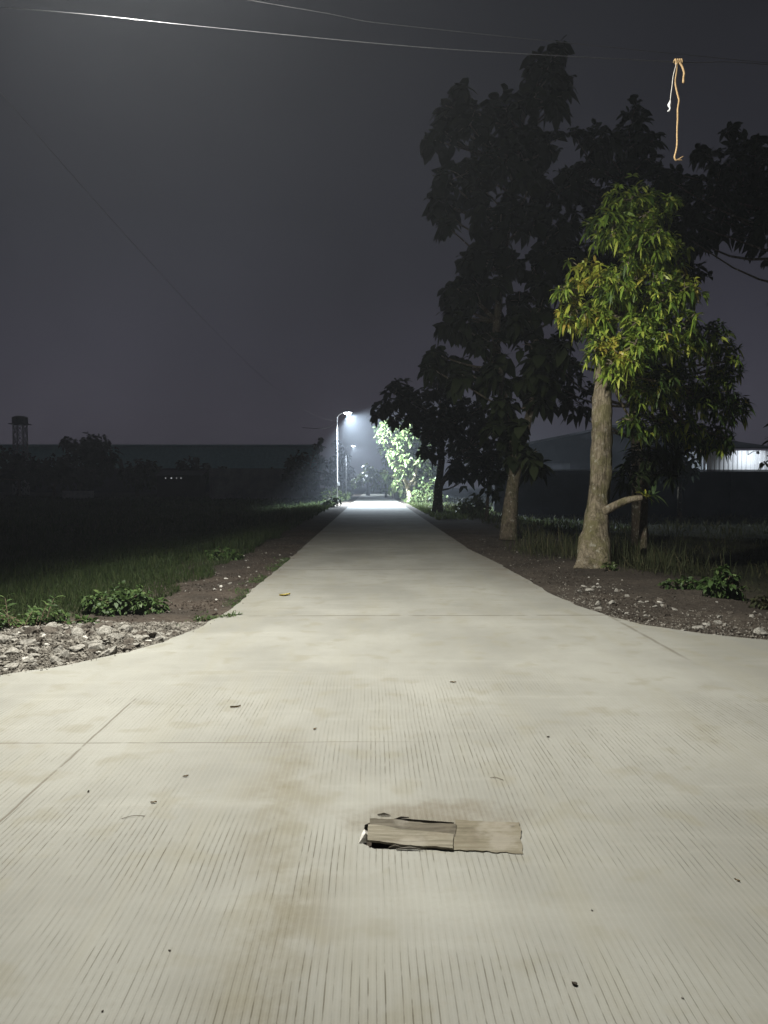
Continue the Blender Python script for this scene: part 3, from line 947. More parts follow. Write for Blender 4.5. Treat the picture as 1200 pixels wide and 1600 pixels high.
# ------------------------------------------------------------------ grass (stuff)
def blades(name, mat, pts, h, wd, label, cat_, lean=.35):
    pts = np.array(pts)
    N = len(pts)
    d = rng.normal(size=(N, 3)) * lean * rng.uniform(.3, 1.3, (N, 1))
    d[:, 2] = 1
    Ls = h * rng.uniform(.55, 1.25, N) if np.isscalar(h) else h * rng.uniform(.55, 1.25, N)
    up = rng.normal(size=(N, 3)); up[:, 2] *= .2
    me = leaves_mesh(name, mat, pts, d, Ls, np.full(N, 1.0) * wd, rng.uniform(.1, .5, N), up=up, fold=.1)
    o = bpy.data.objects.new(name, me)
    link(o)
    return tag(o, label, cat_, kind='stuff')


pts, hs, ws = [], [], []
for (y0, y1, n, hh, ww) in ((8.3, 15, 20000, .27, .0045), (15, 28, 22000, .32, .009), (28, 60, 22000, .42, .024), (60, 110, 9000, .5, .06)):
    for _ in range(n):
        y = random.uniform(y0, y1)
        x0 = -2.8 - max(0, 9.5 - y) * .9
        x = x0 - abs(random.random()) ** 1.2 * (y * .53 - 1.5)
        x += .35 * mnoise.noise(Vector((0, y * .9, 2)))
        if x > -2.35: continue
        if (x + 3.9) ** 2 / 2.2 + (y - 7.2) ** 2 / .9 < 1: continue
        k = .75 + .7 * mnoise.noise(Vector((x * .5, y * .5, 9)))
        pts.append((x, y, ground_z(x, y) - .02)); hs.append(hh * max(.3, k)); ws.append(ww)
blades('field_grass', M['grass'], pts, np.array(hs), np.array(ws), 'tall dark green grass filling the left field', 'grass', .25)
pts, hs, ws = [], [], []
for (y0, y1, n, hh, ww) in ((8.6, 16, 2600, .2, .006), (16, 30, 5000, .34, .012), (30, 60, 8000, .42, .025), (60, 110, 4000, .5, .06)):
    for _ in range(n):
        y = random.uniform(y0, y1)
        x0 = 4.75 if y < 14 else 4.2
        x = x0 + random.random() ** 1.3 * (y * .53)
        dn = mnoise.noise(Vector((x * .8, y * .8, 4)))
        if dn < -.05 + .25 * (y < 16): continue
        pts.append((x, y, ground_z(x, y) - .02)); hs.append(hh * (.7 + .8 * max(0, dn + .2))); ws.append(ww)
blades('field_weeds', M['weedy'], pts, np.array(hs), np.array(ws), 'sparse dark weeds over the right field below the trees', 'grass')
pts, hs, ws = [], [], []
for _ in range(2600):   # lit rank grass behind and beside the mango trunk
    a = random.choice(((4.7, 15.4, .5), (5.2, 15.2, .6), (4.0, 16.5, .5), (3.8, 17.5, .4), (5.7, 14.4, .5), (4.9, 13.8, .35)))
    x = a[0] + random.gauss(0, a[2]); y = a[1] + random.gauss(0, a[2])
    if off_road(x, y) < .8 or math.hypot(x - 4.16, y - 14.55) < .45: continue
    pts.append((x, y, ground_z(x, y) - .02)); hs.append(random.choice((.15, .25, .45, .7))); ws.append(.006)
blades('verge_grass', M['weedy'], pts, np.array(hs), np.array(ws), 'thin rank grass around the mango trunk', 'grass', .25)
pts, hs, ws = [], [], []
for _ in range(11000):   # green grass under the far trees
    y = random.uniform(33, 76)
    x = 2.75 + 9 * random.random() ** 1.4
    if mnoise.noise(Vector((x * .6, y * .4, 14))) < -.18: continue
    pts.append((x, y, ground_z(x, y) - .02)); hs.append(.3); ws.append(.03)
blades('roadside_grass', M['leaf_mid'], pts, np.array(hs), np.array(ws), 'green grass under the trees by the far lamp', 'grass', .4)
pts, hs, ws = [], [], []
for _ in range(2600):   # creeping grass spilling over the edge of the left slab
    y = random.uniform(8.1, 16)
    x = edge_x(Lc, y) - abs(random.gauss(.02, .14))
    if mnoise.noise(Vector((x * 2, y * 1.3, 8))) < .05: continue
    pts.append((x, y, ground_z(x, y))); hs.append(.05); ws.append(.004)
blades('edge_grass', M['leaf_weed'], pts, np.array(hs), np.array(ws), 'short creeping grass along the left slab edge', 'grass', .8)

# ------------------------------------------------------------------ stones
variants = []
for k in range(14):
    bm = bmesh.new()
    bmesh.ops.create_icosphere(bm, subdivisions=2, radius=1.15)
    sx_, sy_, sz_ = random.uniform(.7, 1.25), random.uniform(.6, 1.0), random.uniform(.4, .75)
    planes = [(Vector(unit(1)[0]), random.uniform(.42, .72)) for _ in range(11)]
    for v in bm.verts:
        c = v.co.normalized() * (1 + .12 * mnoise.noise(v.co * 2 + Vector((k * 5, 0, 0))))
        for nrm, dd in planes:
            e = c.dot(nrm) - dd
            if e > 0: c = c - nrm * e
        v.co = Vector((c.x * sx_, c.y * sy_, c.z * sz_))
    for name in ('stone', 'stone_dark', 'stone_white'):
        me = bpy.data.meshes.new('stone')
        bm.to_mesh(me)
        me.materials.append(M[name])
        variants.append((name, me))
    bm.free()
SV = {n: [m for a, m in variants if a == n] for n in ('stone', 'stone_dark', 'stone_white')}


def stone(p, s, kind, label, group, sink=.35):
    o = bpy.data.objects.new('stone', random.choice(SV[kind]))
    link(o)
    o.location = (p.x, p.y, p.z + s * (.5 - sink))
    o.scale = (s, s, s)
    o.rotation_euler = (random.uniform(-.35, .35), random.uniform(-.35, .35), random.uniform(0, 6.28))
    return tag(o, label, 'stone', group)


def edge_py(px):
    for a, b in zip(L_PX, L_PX[1:]):
        if a[0] >= px >= b[0]:
            return a[1] + (b[1] - a[1]) * (a[0] - px) / (a[0] - b[0])
    return 1090


def edge_py_r(px):
    for a, b in zip(R_PX, R_PX[1:]):
        if a[0] <= px <= b[0]:
            return a[1] + (b[1] - a[1]) * (px - a[0]) / (b[0] - a[0])
    return 1015


n = 0
while n < 165:
    px = random.uniform(-50, 300)
    lo = 976 + max(0, px - 60) * .06
    hi = edge_py(px) - 5
    if hi < lo: continue
    py = random.uniform(lo, hi)
    g = gnd(px, py)
    if off_road(g.x, g.y) < .05: continue
    s = random.choice((.03, .045, .055, .06, .075, .09, .105))
    kd = random.choices(('stone', 'stone_dark', 'stone_white'), (6, 3, 1.3))[0]
    g.z = ground_z(g.x, g.y)
    lab = {'stone': 'grey chunk of broken concrete in the rubble heap left of the road', 'stone_dark': 'dark dirty stone in the rubble heap left of the road', 'stone_white': 'pale white chunk in the rubble heap left of the road'}[kd]
    stone(g, s if kd != 'stone_white' else min(s, .05), kd, lab, 'rubble heap left of the road')
    n += 1
n = 0
while n < 62:
    px = random.uniform(905, 1235)
    e = edge_py_r(px)
    py = e - abs(random.gauss(0, 1)) * 15 - 4 if random.random() < .35 else e - random.gauss(34 + (px - 900) * .02, 7)
    if py > e - 3 or py < 905: continue
    g = gnd(px, py)
    if off_road(g.x, g.y) < .05: continue
    g.z = ground_z(g.x, g.y)
    kd = random.choices(('stone', 'stone_dark', 'stone_white'), (5, 4, .5))[0]
    lab = {'stone': 'grey stone in the strip along the right road edge', 'stone_dark': 'dark stone in the strip along the right road edge', 'stone_white': 'pale white stone in the strip along the right road edge'}[kd]
    stone(g, random.choice((.03, .04, .05, .06, .075)), kd, lab, 'stones along the right road edge')
    n += 1
n = 0
while n < 44:
    y = random.uniform(8.3, 17); x = edge_x(Lc, y) - random.uniform(.05, 1.25)
    kd = random.choices(('stone', 'stone_white'), (2, 2))[0]
    stone(Vector((x, y, ground_z(x, y))), random.choice((.018, .025, .03, .04)), kd,
          {'stone': 'small grey stone on the red dirt verge at left', 'stone_white': 'small pale stone on the red dirt verge at left'}[kd], 'stones on the left dirt verge')
    n += 1
n = 0
while n < 24:
    y = random.uniform(10, 22); x = edge_x(Rc, y) + random.uniform(.1, 1.6)
    kd = random.choices(('stone', 'stone_white'), (3, 1))[0]
    stone(Vector((x, y, ground_z(x, y))), random.choice((.018, .025, .035)), kd,
          {'stone': 'small grey stone on the brown dirt verge by the trees', 'stone_white': 'small pale stone on the brown dirt verge by the trees'}[kd], 'stones on the right dirt verge')
    n += 1
# gravel between the stones: one mass
mb = MB()
tet = [Vector((1, 1, 1)), Vector((-1, -1, 1)), Vector((-1, 1, -1)), Vector((1, -1, -1)), Vector((.2, -.1, 1.5))]


def chip(p, s):
    M3 = Matrix.Rotation(random.uniform(0, 6.28), 3, Vector(unit(1)[0]))
    vs = [Vector(p) + (M3 @ Vector((a.x * random.uniform(.6, 1.2), a.y * random.uniform(.5, 1), a.z * .6))) * s for a in (Vector((1, 0, 0)), Vector((-1, 0, .2)), Vector((0, 1, 0)), Vector((0, -1, -.1)), Vector((0, 0, .9)), Vector((.1, 0, -.9)))]
    mb.add(vs, [(0, 2, 4), (2, 1, 4), (1, 3, 4), (3, 0, 4), (2, 0, 5), (1, 2, 5), (3, 1, 5), (0, 3, 5)])


n = 0
while n < 9500:
    q = random.random()
    if q < .74:
        px = random.uniform(-80, 330); py = random.uniform(970, edge_py(px) - 1)
        if edge_py(px) < 972: continue
        g = gnd(px, py); s = random.uniform(.008, .03)
    elif q < .87:
        px = random.uniform(870, 1260); e = edge_py_r(px)
        g = gnd(px, e - abs(random.gauss(0, 20))); s = random.uniform(.006, .02)
    else:
        y = random.uniform(8.3, 22)
        x = random.choice((edge_x(Lc, y) - random.uniform(0, 1.2), edge_x(Rc, y) + random.uniform(0, 1.4)))
        g = Vector((x, y, 0)); s = random.uniform(.005, .014)
    if off_road(g.x, g.y) < .0: continue
    chip((g.x, g.y, ground_z(g.x, g.y) + s * .3), s)
    n += 1
tag(mb.build('gravel', M['gravel']), 'loose gravel and crumbs scattered along both road edges', 'gravel', kind='stuff')

# crumbs and clods of earth, some spilt over the slab edge
mb = MB()
n = 0
while n < 6500:
    y = 6 + 20 * random.random() ** 1.6
    dd = random.gauss(.45, .45)
    if dd < -.10 or (dd < 0 and random.random() < .55): continue
    x = (edge_x(Lc, y) - dd) if random.random() < .45 else (edge_x(Rc, y) + dd * 1.25)
    if mnoise.noise(Vector((x * 1.7, y * 1.2, 21))) < -.12: continue
    od = off_road(x, y)
    if od < -.10: continue
    s_ = random.uniform(.005, .026) if od > .03 else random.uniform(.004, .010)
    chip((x, y, (ground_z(x, y) if od > 0 else 0) + s_ * .3), s_)
    n += 1
tag(mb.build('dirt', M['soil']), 'loose crumbs of earth along the verges and over the slab edge', 'dirt', kind='stuff')

# ------------------------------------------------------------------ boards over the hole in the road
def warped_board(name, mat, pts_top, th, parent=None):
    """grid of top points (rows x cols) with thickness"""
    r, c = len(pts_top), len(pts_top[0])
    vs = [p for row in pts_top for p in row]
    vs2 = [p - Vector((0, 0, th)) for p in vs]
    fs = []
    for j in range(r - 1):
        for i in range(c - 1):
            a = j * c + i
            fs.append((a, a + 1, a + c + 1, a + c))
            fs.append((a + r * c, a + c + r * c, a + c + 1 + r * c, a + 1 + r * c))
    ring = [i for i in range(c)] + [j * c + c - 1 for j in range(1, r)] + [(r - 1) * c + i for i in range(c - 2, -1, -1)] + [j * c for j in range(r - 2, 0, -1)]
    for a, b_ in zip(ring, ring[1:] + ring[:1]):
        fs.append((b_, a, a + r * c, b_ + r * c))
    m = MB(); m.add(vs + vs2, fs)
    return m.build(name, mat, parent)


def grid(A, B, C_, D, nu, nv, fn):
    """A near-left, B near-right, C far-right, D far-left"""
    rows = []
    for j in range(nv):
        v = j / (nv - 1); row = []
        for i in range(nu):
            u = i / (nu - 1)
            p = (A * (1 - u) + B * u) * (1 - v) + (D * (1 - u) + C_ * u) * v
            row.append(p + fn(u, v))
        rows.append(row)
    return rows


def J(s):
    return random.uniform(-s, s)


A, B, C_, D = gnd(574, 1320), gnd(707, 1330), gnd(709, 1307), gnd(575, 1291)
b1 = warped_board('wooden_board', M['board'], grid(A, B, C_, D, 22, 6, lambda u, v: Vector((J(.001), (-.012 * math.exp(-u * 6) + J(.003)) * (v == 0), .013 - .004 * v + .014 * math.exp(-u * 5) * (1 - v) + .002 * math.sin(u * 9)))), .009)
tag(b1, 'pale weathered board with raised dark-gapped edge over the road hole', 'board')
A, B, C_, D = gnd(577, 1300), gnd(711, 1309), gnd(713, 1291), gnd(578, 1282)
b2_ = warped_board('wooden_board', M['board_dark'], grid(A, B, C_, D, 20, 5, lambda u, v: Vector((J(.001), J(.004) * (v == 1), .006 + .004 * v + .003 * math.sin(u * 7)))), .012)
tag(b2_, 'dark damp board lying behind the pale one in the road hole', 'board')
A, B, C_, D = gnd(706, 1329), gnd(818, 1335), gnd(812, 1287), gnd(712, 1282)
ragged = [.016 * mnoise.noise(Vector((k * .3, 3, 1))) + random.uniform(-.004, .003) for k in range(40)]
b3 = warped_board('plywood_sheet', M['ply'], grid(A, B, C_, D, 26, 12, lambda u, v: Vector((ragged[int(v * 11)] * (u == 1), ragged[int(u * 25)] * .8 * (v == 0) + ragged[int(u * 25) + 9] * .5 * (v == 1), .0045 + .0015 * math.sin(u * 5 + v * 3)))), .004)
tag(b3, 'flat stained plywood piece with ragged edge beside the boards in the road', 'plywood sheet')
m_ = MB()
c0 = gnd(569, 1312)
vs = [c0 + Vector(o) for o in ((-.022, -.035, 0.002), (.010, -.030, .002), (.022, .02, .004), (.012, .055, .012), (.0, .035, .03), (-.01, .0, .026), (.006, -.012, .034))]
m_.add(vs, [(0, 1, 6), (1, 2, 6), (2, 3, 4), (2, 4, 6), (0, 6, 5), (5, 6, 4), (0, 5, 4, 3), (0, 3, 2, 1)])
tag(m_.build('concrete_chip', M['stone_white']), 'white broken concrete chip standing at the left end of the boards', 'concrete chip')
# splinters round the boards
for (px, py, dx_, dy_, ln, lab) in ((640, 1329, 1, -.05, .11, 'dark splinter of wood along the near edge of the boards'), (617, 1326, 1, .08, .05, 'short dark splinter left below the boards'), (626, 1281, 1, .35, .08, 'dark splinter behind the boards'),
                                    (600, 1275, 1, -.1, .06, 'thin splinter behind the left end of the boards')):
    g = gnd(px, py); mm = MB()
    dv = Vector((dx_, dy_, 0)).normalized() * ln
    mm.tube([g + Vector((0, 0, .005)) - dv * .5, g + Vector((0, .004, .009)), g + Vector((0, 0, .005)) + dv * .5], [.003, .006, .002], 5, .3)
    tag(mm.build('wood_splinter', M['board_dark']), lab, 'splinter', 'splinters round the boards')


# ------------------------------------------------------------------ litter on the road
def leaf_obj(px, py, ln, wd, rz, mat, label):
    g = gnd(px, py)
    rows = []
    for j in range(5):
        v = j / 4 * 2 - 1
        rows.append([Vector(((u - .5) * ln, v * wd * math.sin(math.pi * min(.97, max(.03, u))) ** .8, .004 + .012 * ln / .1 * abs(v) + .02 * ln / .1 * (u - .4) ** 2 + J(.001))) for u in np.linspace(0, 1, 9)])
    o = warped_board('fallen_leaf', mat, rows, .0015)
    o.location = (g.x, g.y, 0); o.rotation_euler = (0, 0, rz)
    return tag(o, label, 'leaf')


leaf_obj(445, 931, .16, .03, .5, M['yellow_fallen'], 'yellow fallen leaf lying on the road toward the left edge')
leaf_obj(368, 1106, .07, .004, .3, M['dry'], 'thin dry brown leaf on the concrete right of the left joint')
leaf_obj(708, 1067, .05, .007, -.2, M['dry'], 'small curled dry leaf on the concrete ahead of the boards')
leaf_obj(492, 1140, .03, .005, .9, M['dry'], 'tiny dry leaf flake near the middle of the concrete')
leaf_obj(1152, 1377, .022, .003, 2.2, M['dry'], 'small brown leaf scrap far right on the concrete')
leaf_obj(290, 1214, .03, .005, .4, M['dry'], 'small leaf scrap on the concrete at left')
leaf_obj(240, 1255, .03, .005, .2, M['dry'], 'leaf scrap on the concrete left of the wheel stain')
for (px, py, ln, rz, lab) in ((766, 1216, .07, -.5, 'short twig on the concrete above the plywood'), (190, 1280, .10, .25, 'curved thin twig on the concrete at left')):
    g = gnd(px, py); mm = MB()
    dv = Vector((math.cos(rz), math.sin(rz), 0)) * ln
    mm.tube(lerp_path([g + Vector((0, 0, .003)), g + dv * .5 + Vector((0, .012, .006)), g + dv + Vector((0, 0, .003))], 6), [.0013] * 6, 5, .3)
    tag(mm.build('twig', M['twig']), lab, 'twig')
for (px, py, s, kd, lab) in ((897, 1539, .013, 'stone_dark', 'brown clod of earth alone on the concrete near the bottom right'), (138, 1238, .010, 'stone_dark', 'dark pebble on the concrete left of the wheel stain'), (857, 1152, .012, 'stone_dark', 'dark pebble on the concrete right of the middle'),
                             (265, 1486, .006, 'stone_dark', 'tiny dark pebble on the concrete at lower left'), (160, 1581, .006, 'stone_dark', 'tiny dark pebble on the concrete at the bottom left'), (925, 1423, .006, 'stone', 'tiny grey pebble on the concrete right of the boards'),
                             (1066, 1560, .006, 'stone', 'tiny grey pebble on the concrete at the bottom right')):
    g = gnd(px, py)
    o = stone(g, s, kd, lab, None, .1)
    o.name = 'pebble'; o['category'] = 'pebble'

# ------------------------------------------------------------------ street lamps
def aim(o, d):
    o.rotation_euler = Vector(d).to_track_quat('-Z', 'Y').to_euler()


def street_lamp(label, base, height, arm, head_dir, lens, colour, watts, size, blend, axis, soft=.12):
    """arm: vector from pole top to the head, local"""
    root = thing('street_lamp', label, 'street lamp', base, 0, 'street lamps along the left side of the road')
    mb = MB()
    n_ = 8
    mb.tube([Vector((0, 0, height * k / n_)) for k in range(n_ + 1)], [.055 - .025 * k / n_ for k in range(n_ + 1)], 12)
    pole = mb.build('pole', M['galv'], root, True)
    mb = MB(); mb.box((0, 0, .15), (.32, .32, .3)); mb.build('footing', M['coping'], pole)
    a = Vector(arm); t = Vector((0, 0, height - .15))
    mb = MB(); mb.tube(lerp_path([t, t + Vector((a.x * .25, a.y * .25, a.z * .55)), t + Vector((a.x * .6, a.y * .6, a.z * .9)), t + a], 9), [.03] * 9, 8)
    mb.build('arm', M['galv'], root, True)
    mb = MB(); mb.tube([t + Vector((0, 0, -.10)), t + Vector((0, 0, .02))], [.065, .065], 12); mb.build('clamp', M['galv'], root)
    d = Vector((a.x, a.y, 0)).normalized(); rz = math.atan2(d.y, d.x)
    hc = t + a + d * .28
    mb = MB()
    # tapered luminaire body
    prof = [(-.40, .05, .035), (-.28, .12, .06), (0, .16, .07), (.30, .15, .05), (.40, .09, .02)]
    vs, fs = [], []
    for (q, wy, hz) in prof:
        for (sy, z_) in ((-1, 0), (-1, .6), (-.55, 1), (.55, 1), (1, .6), (1, 0)):
            vs.append(hc + Matrix.Rotation(rz, 3, 'Z') @ Vector((q, wy * sy, hz * z_ * 1.3 + .01)))
    k = 6
    for i in range(len(prof) - 1):
        for j in range(k):
            fs.append((i * k + j, i * k + (j + 1) % k, (i + 1) * k + (j + 1) % k, (i + 1) * k + j))
    fs += [tuple(range(k - 1, -1, -1)), tuple((len(prof) - 1) * k + j for j in range(k))]
    mb.add(vs, fs)
    head = mb.build('lamp_head', M['galv'], root)
    mb = MB(); vs = []
    for (q, sc_) in ((0, 1), (-.07, .88), (-.13, .5)):
        for k in range(14):
            an = 2 * math.pi * k / 14
            vs.append(hc + d * .02 + Matrix.Rotation(rz, 3, 'Z') @ Vector((.27 * sc_ * math.cos(an), .13 * sc_ * math.sin(an), q)))
    fs = [(r_ * 14 + k, r_ * 14 + (k + 1) % 14, r_ * 14 + 14 + (k + 1) % 14, r_ * 14 + 14 + k) for r_ in range(2) for k in range(14)] + [tuple(range(28, 42))]
    mb.add(vs, fs); mb.build('lens', lens, head, True)
    ld = bpy.data.lights.new('lamp_light', 'SPOT')
    ld.energy = watts; ld.color = colour; ld.spot_size = size; ld.spot_blend = blend; ld.shadow_soft_size = soft
    lo = bpy.data.objects.new('lamp_light', ld); link(lo, root)
    lo.location = hc + d * .02 + Vector((0, 0, -.19))
    aim(lo, axis)
    return root


NB = Vector((-5.0, 7.86, -.05))
near_lamp = street_lamp('tall street lamp overhead at the junction whose pole stands left of the rubble heap', NB, 7.3, (2.15, -1.15, .55), None, M['led_warm'], (1.0, .98, .91), 6200, R(132), .6, (.47, .25, -.84))
FB = Vector((at(527, 760, 60).x, 60, -.05))
far_lamp = street_lamp('lit street lamp on a slim pole above the bright far stretch of road', FB, 6.9, (.55, -.15, .35), None, M['led_cool'], (.76, .88, 1.0), 64000, R(166), .85, (.56, .02, -.83))
SB = Vector((at(540.7, 760, 110).x, 110, -.05))
far2 = street_lamp('small distant street lamp on the pole behind the brighter lamp', SB, 6.9, (.75, -.15, .3), None, M['led_far'], (.80, .90, 1.0), 9000, R(150), .4, (.5, -.05, -.87))
mb = MB(); mb.box((.11, 0, 1.6), (.14, .2, .3)); mb.build('control_box', M['galv'], far_lamp)

# ------------------------------------------------------------------ wires
def cable(name, pts, r, mat, label, n=40, cat='cable', group=None):
    mb = MB(); mb.tube(lerp_path(pts, n), r, 6)
    o = mb.build(name, mat, smooth=True)
    return tag(o, label, cat, group)


pts = [Vector((-5.0, 7.86, at(-172, -5, 7.86).z)), at(0, 11, 8.0), at(150, 24, 8.12), at(300, 40, 8.24), at(600, 69, 8.5), at(780, 82, 8.66), at(1060, 97, 9.0)]
pe = at(1240, 105, 9.3)
RP = Vector((11, 10.6, -.1))
pts += [pe, Vector((11, 10.6, 6.6))]
cable('overhead_wire', pts, .0042, M['wire'], 'overhead wire crossing the top of the view, catching the lamp light', 80, 'wire')
pts = [Vector((-5.0, 7.86, 6.95)), at(470, 14, 8.7), at(740, 52, 9.1), Vector((11, 10.6, 6.75))]
cable('overhead_wire', pts, .0035, M['wire_black'], 'thin dark second wire just above the bright overhead wire', 70, 'wire')
a, b_ = Vector((-5.0, 7.86, 6.9)), FB + Vector((0, 0, 6.55))
sag = []
for k in range(13):
    t = k / 12
    p = a.lerp(b_, t); p.z -= 1.3 * 4 * t * (1 - t); sag.append(p)
cable('slung_cable', sag, .0035, M['wire_black'], 'dark cable slung from the junction pole to the far lamp post', 60)
# far drop seen lit beside the lamp
a, b_ = FB + Vector((0, 0, 6.5)), FB + Vector((-1.5, -.6, 5.85))
cable('drop_cable', [a, a.lerp(b_, .3) + Vector((0, 0, -.22)), a.lerp(b_, .65) + Vector((0, 0, -.18)), b_, b_ + Vector((-1.2, .6, .12))], .022, M['wire'], 'short lit cable sagging left from the far lamp post', 24)
# pole at the right that carries the wires
rt = thing('utility_pole', 'concrete utility pole off the right side carrying the overhead wires', 'utility pole', RP)
mb = MB(); mb.tube([Vector((0, 0, 7.3 * k / 6)) for k in range(7)], [.14 - .01 * k for k in range(7)], 12); mb.build('pole', M['coping'], rt, True)
mb = MB(); mb.box((0, 0, 6.8), (.1, 1.0, .1)); mb.build('crossarm', M['galv'], rt)

# rope and string hanging from the wire
Yr = 9.0
o_ = at(1060, 97, Yr)
rope = thing('hanging_rope', 'tan frayed rope knotted on the overhead wire with a hooked lower end', 'rope', o_)


def pr(px, py):
    return at(px, py, Yr - .02) - o_


mb = MB()
mb.tube(lerp_path([pr(1058, 98), pr(1057, 112), pr(1055, 127), pr(1057, 140), pr(1060, 152), pr(1061, 158), pr(1059, 170), pr(1059, 185), pr(1058, 205), pr(1058, 225), pr(1056, 238), pr(1054, 245), pr(1056, 250), pr(1060, 249), pr(1068, 244)], 46), [.0105] * 40 + [.0095, .009, .008, .008, .007, .005], 8, .12)
mb.build('strand', M['rope'], rope, True)
mb = MB(); mb.tube(lerp_path([pr(1059, 249.5), pr(1063, 250), pr(1066, 250)], 6), [.009, .008, .008, .006, .006, .004], 6, .2); mb.build('frayed_end', M['rope'], rope, True)
mb = MB(); mb.tube(lerp_path([pr(1062, 98), pr(1066, 104), pr(1069, 114), pr(1068, 122), pr(1068, 130)], 16), [.012] * 13 + [.013, .014, .009], 8, .3); mb.build('short_tail', M['rope'], rope, True)
mb = MB()
kp = []
for k in range(34):
    t = k / 33
    an = t * 2 * math.pi * 4
    kp.append(Vector((-.045 + .09 * t, .022 * math.cos(an), .004 + .026 * math.sin(an))))
mb.tube(kp, .0105, 7, .1)
mb.build('knot', M['rope'], rope, True)
s_ = thing('white_string', 'thin pale string with a small white tag beside the hanging rope', 'string', at(1056, 99, Yr - .03))
so = Vector(s_.location)


def ps(px, py): return at(px, py, Yr - .03) - so


mb = MB(); mb.tube(lerp_path([ps(1057, 99), ps(1052, 118), ps(1050, 135), ps(1048, 150), ps(1047, 160)], 16), .004, 6); mb.build('cord', M['string'], s_, True)
mb = MB()
mb.tube(lerp_path([ps(1047.5, 157), ps(1046.5, 162), ps(1045.8, 165), ps(1047, 169), ps(1045.5, 173), ps(1043, 173.5)], 14), [.006, .01, .016, .02, .022, .02, .015, .011, .010, .010, .011, .010, .008, .005], 8, .3)
mb.build('tag', M['plastic_white'], s_, True)

# ------------------------------------------------------------------ far buildings
def corr_wall(mb, x0, x1, z0, z1, y, pitch=.3, depth=.04):
    """ribbed sheet wall facing -y"""
    xs = []
    x = x0; k = 0
    while x < x1:
        xs += [(x, 0), (x + pitch * .4, 0), (x + pitch * .5, -depth), (x + pitch * .9, -depth)]
        x += pitch
    xs.append((x1, 0))
    vs = [(a, y + d, z0) for a, d in xs] + [(a, y + d, z1) for a, d in xs]
    n = len(xs)
    mb.add(vs, [(i, i + 1, n + i + 1, n + i) for i in range(n - 1)])


# long factory with teal roof
Yf = 165
zt = at(300, 693, Yf).z; ze = at(300, 728, Yf).z - .6
x0, x1 = at(-260, 700, Yf).x, at(486, 700, Yf).x
fac = thing('factory', 'long low factory with teal sheet roof across the far left', 'factory', ((x0 + x1) / 2, Yf, 0))
fo_ = Vector(fac.location)
mb = MB(); mb.box((0, 14, ze / 2 - .2), (x1 - x0, 28, ze)); mb.build('wall', M['wall_dark'], fac)
mb = MB()
hw = (x1 - x0) / 2
xs = []
x = -hw
while x < hw:
    xs += [(x, 0), (x + .7, 0), (x + .8, .08), (x + .9, 0)]
    x += 1.0
nn = len(xs)
vs = [(a, -.6, ze + d) for a, d in xs] + [(a, 9, zt - .35 + d) for a, d in xs] + [(a, 29, ze + d) for a, d in xs]
mb.add(vs, [(r_ * nn + i, r_ * nn + i + 1, (r_ + 1) * nn + i + 1, (r_ + 1) * nn + i) for r_ in range(2) for i in range(nn - 1)])
roof = mb.build('roof', M['roof_teal'], fac)
mb = MB(); mb.box((0, 9, zt - .05), (2 * hw, 1.6, .5)); mb.build('ridge_cap', M['roof_teal_edge'], roof)
mb = MB(); mb.box((0, -.75, ze - .1), (2 * hw, .25, .35)); mb.build('gutter', M['roof_dark'], fac)

# lattice water tower
Yw = 140
p0 = at(33, 760, Yw)
wt = thing('water_tower', 'pale lattice water tower with dark tank at the far left', 'water tower', (p0.x, Yw, -.4))
ztank0, ztank1 = at(33, 662, Yw).z + .4, at(33, 650, Yw).z + .4
mb = MB(); mb.tube([Vector((0, 0, ztank0)), Vector((0, 0, ztank1 - .25)), Vector((0, 0, ztank1))], [1.35, 1.35, .7], 20); mb.build('tank', M['tank'], wt)
mb = MB(); mb.box((0, 0, ztank0 - .08), (2.9, 2.9, .14)); mb.build('platform', M['tank'], wt)
for sx_ in (-1, 1):
    for sy_ in (-1, 1):
        mb = MB(); mb.tube([Vector((sx_ * 1.0, sy_ * 1.0, 0)), Vector((sx_ * .85, sy_ * .85, ztank0 - .15))], .11, 6); mb.build('leg', M['lattice'], wt)
mb = MB()
nb = 7
for k in range(nb):
    za, zb = (ztank0 - .3) * k / nb, (ztank0 - .3) * (k + 1) / nb
    for (q1, q2) in (((-1, -1), (1, -1)), ((1, -1), (1, 1)), ((1, 1), (-1, 1)), ((-1, 1), (-1, -1))):
        for (u1, u2) in ((q1, q2), (q2, q1)):
            mb.tube([Vector((u1[0] * .92, u1[1] * .92, za)), Vector((u2[0] * .92, u2[1] * .92, zb))], .09, 4)
        mb.tube([Vector((q1[0] * .92, q1[1] * .92, zb)), Vector((q2[0] * .92, q2[1] * .92, zb))], .05, 4)
mb.build('bracing', M['lattice'], wt)

# shed with four tiny lights
Ys = 116
pa, pb = at(245, 760, Ys), at(312, 760, Ys)
sh = thing('low_shed', 'low dark shed with a row of tiny white lights across the left field', 'shed', ((pa.x + pb.x) / 2, Ys, -.4))
wd_ = pb.x - pa.x
mb = MB(); mb.box((0, 2, 1.6), (wd_, 4, 3.2)); mb.build('wall', M['wall_dark'], sh)
mb = MB()
mb.add([(-wd_ / 2 - .3, -.5, 3.2), (wd_ / 2 + .3, -.5, 3.2), (wd_ / 2 + .3, 4.5, 4.0), (-wd_ / 2 - .3, 4.5, 4.0), (-wd_ / 2 - .3, -.5, 3.3), (wd_ / 2 + .3, -.5, 3.3), (wd_ / 2 + .3, 4.5, 4.1), (-wd_ / 2 - .3, 4.5, 4.1)],
       [(0, 3, 2, 1), (4, 5, 6, 7), (0, 1, 5, 4), (2, 3, 7, 6), (1, 2, 6, 5), (3, 0, 4, 7)])
mb.build('roof', M['roof_dark'], sh)
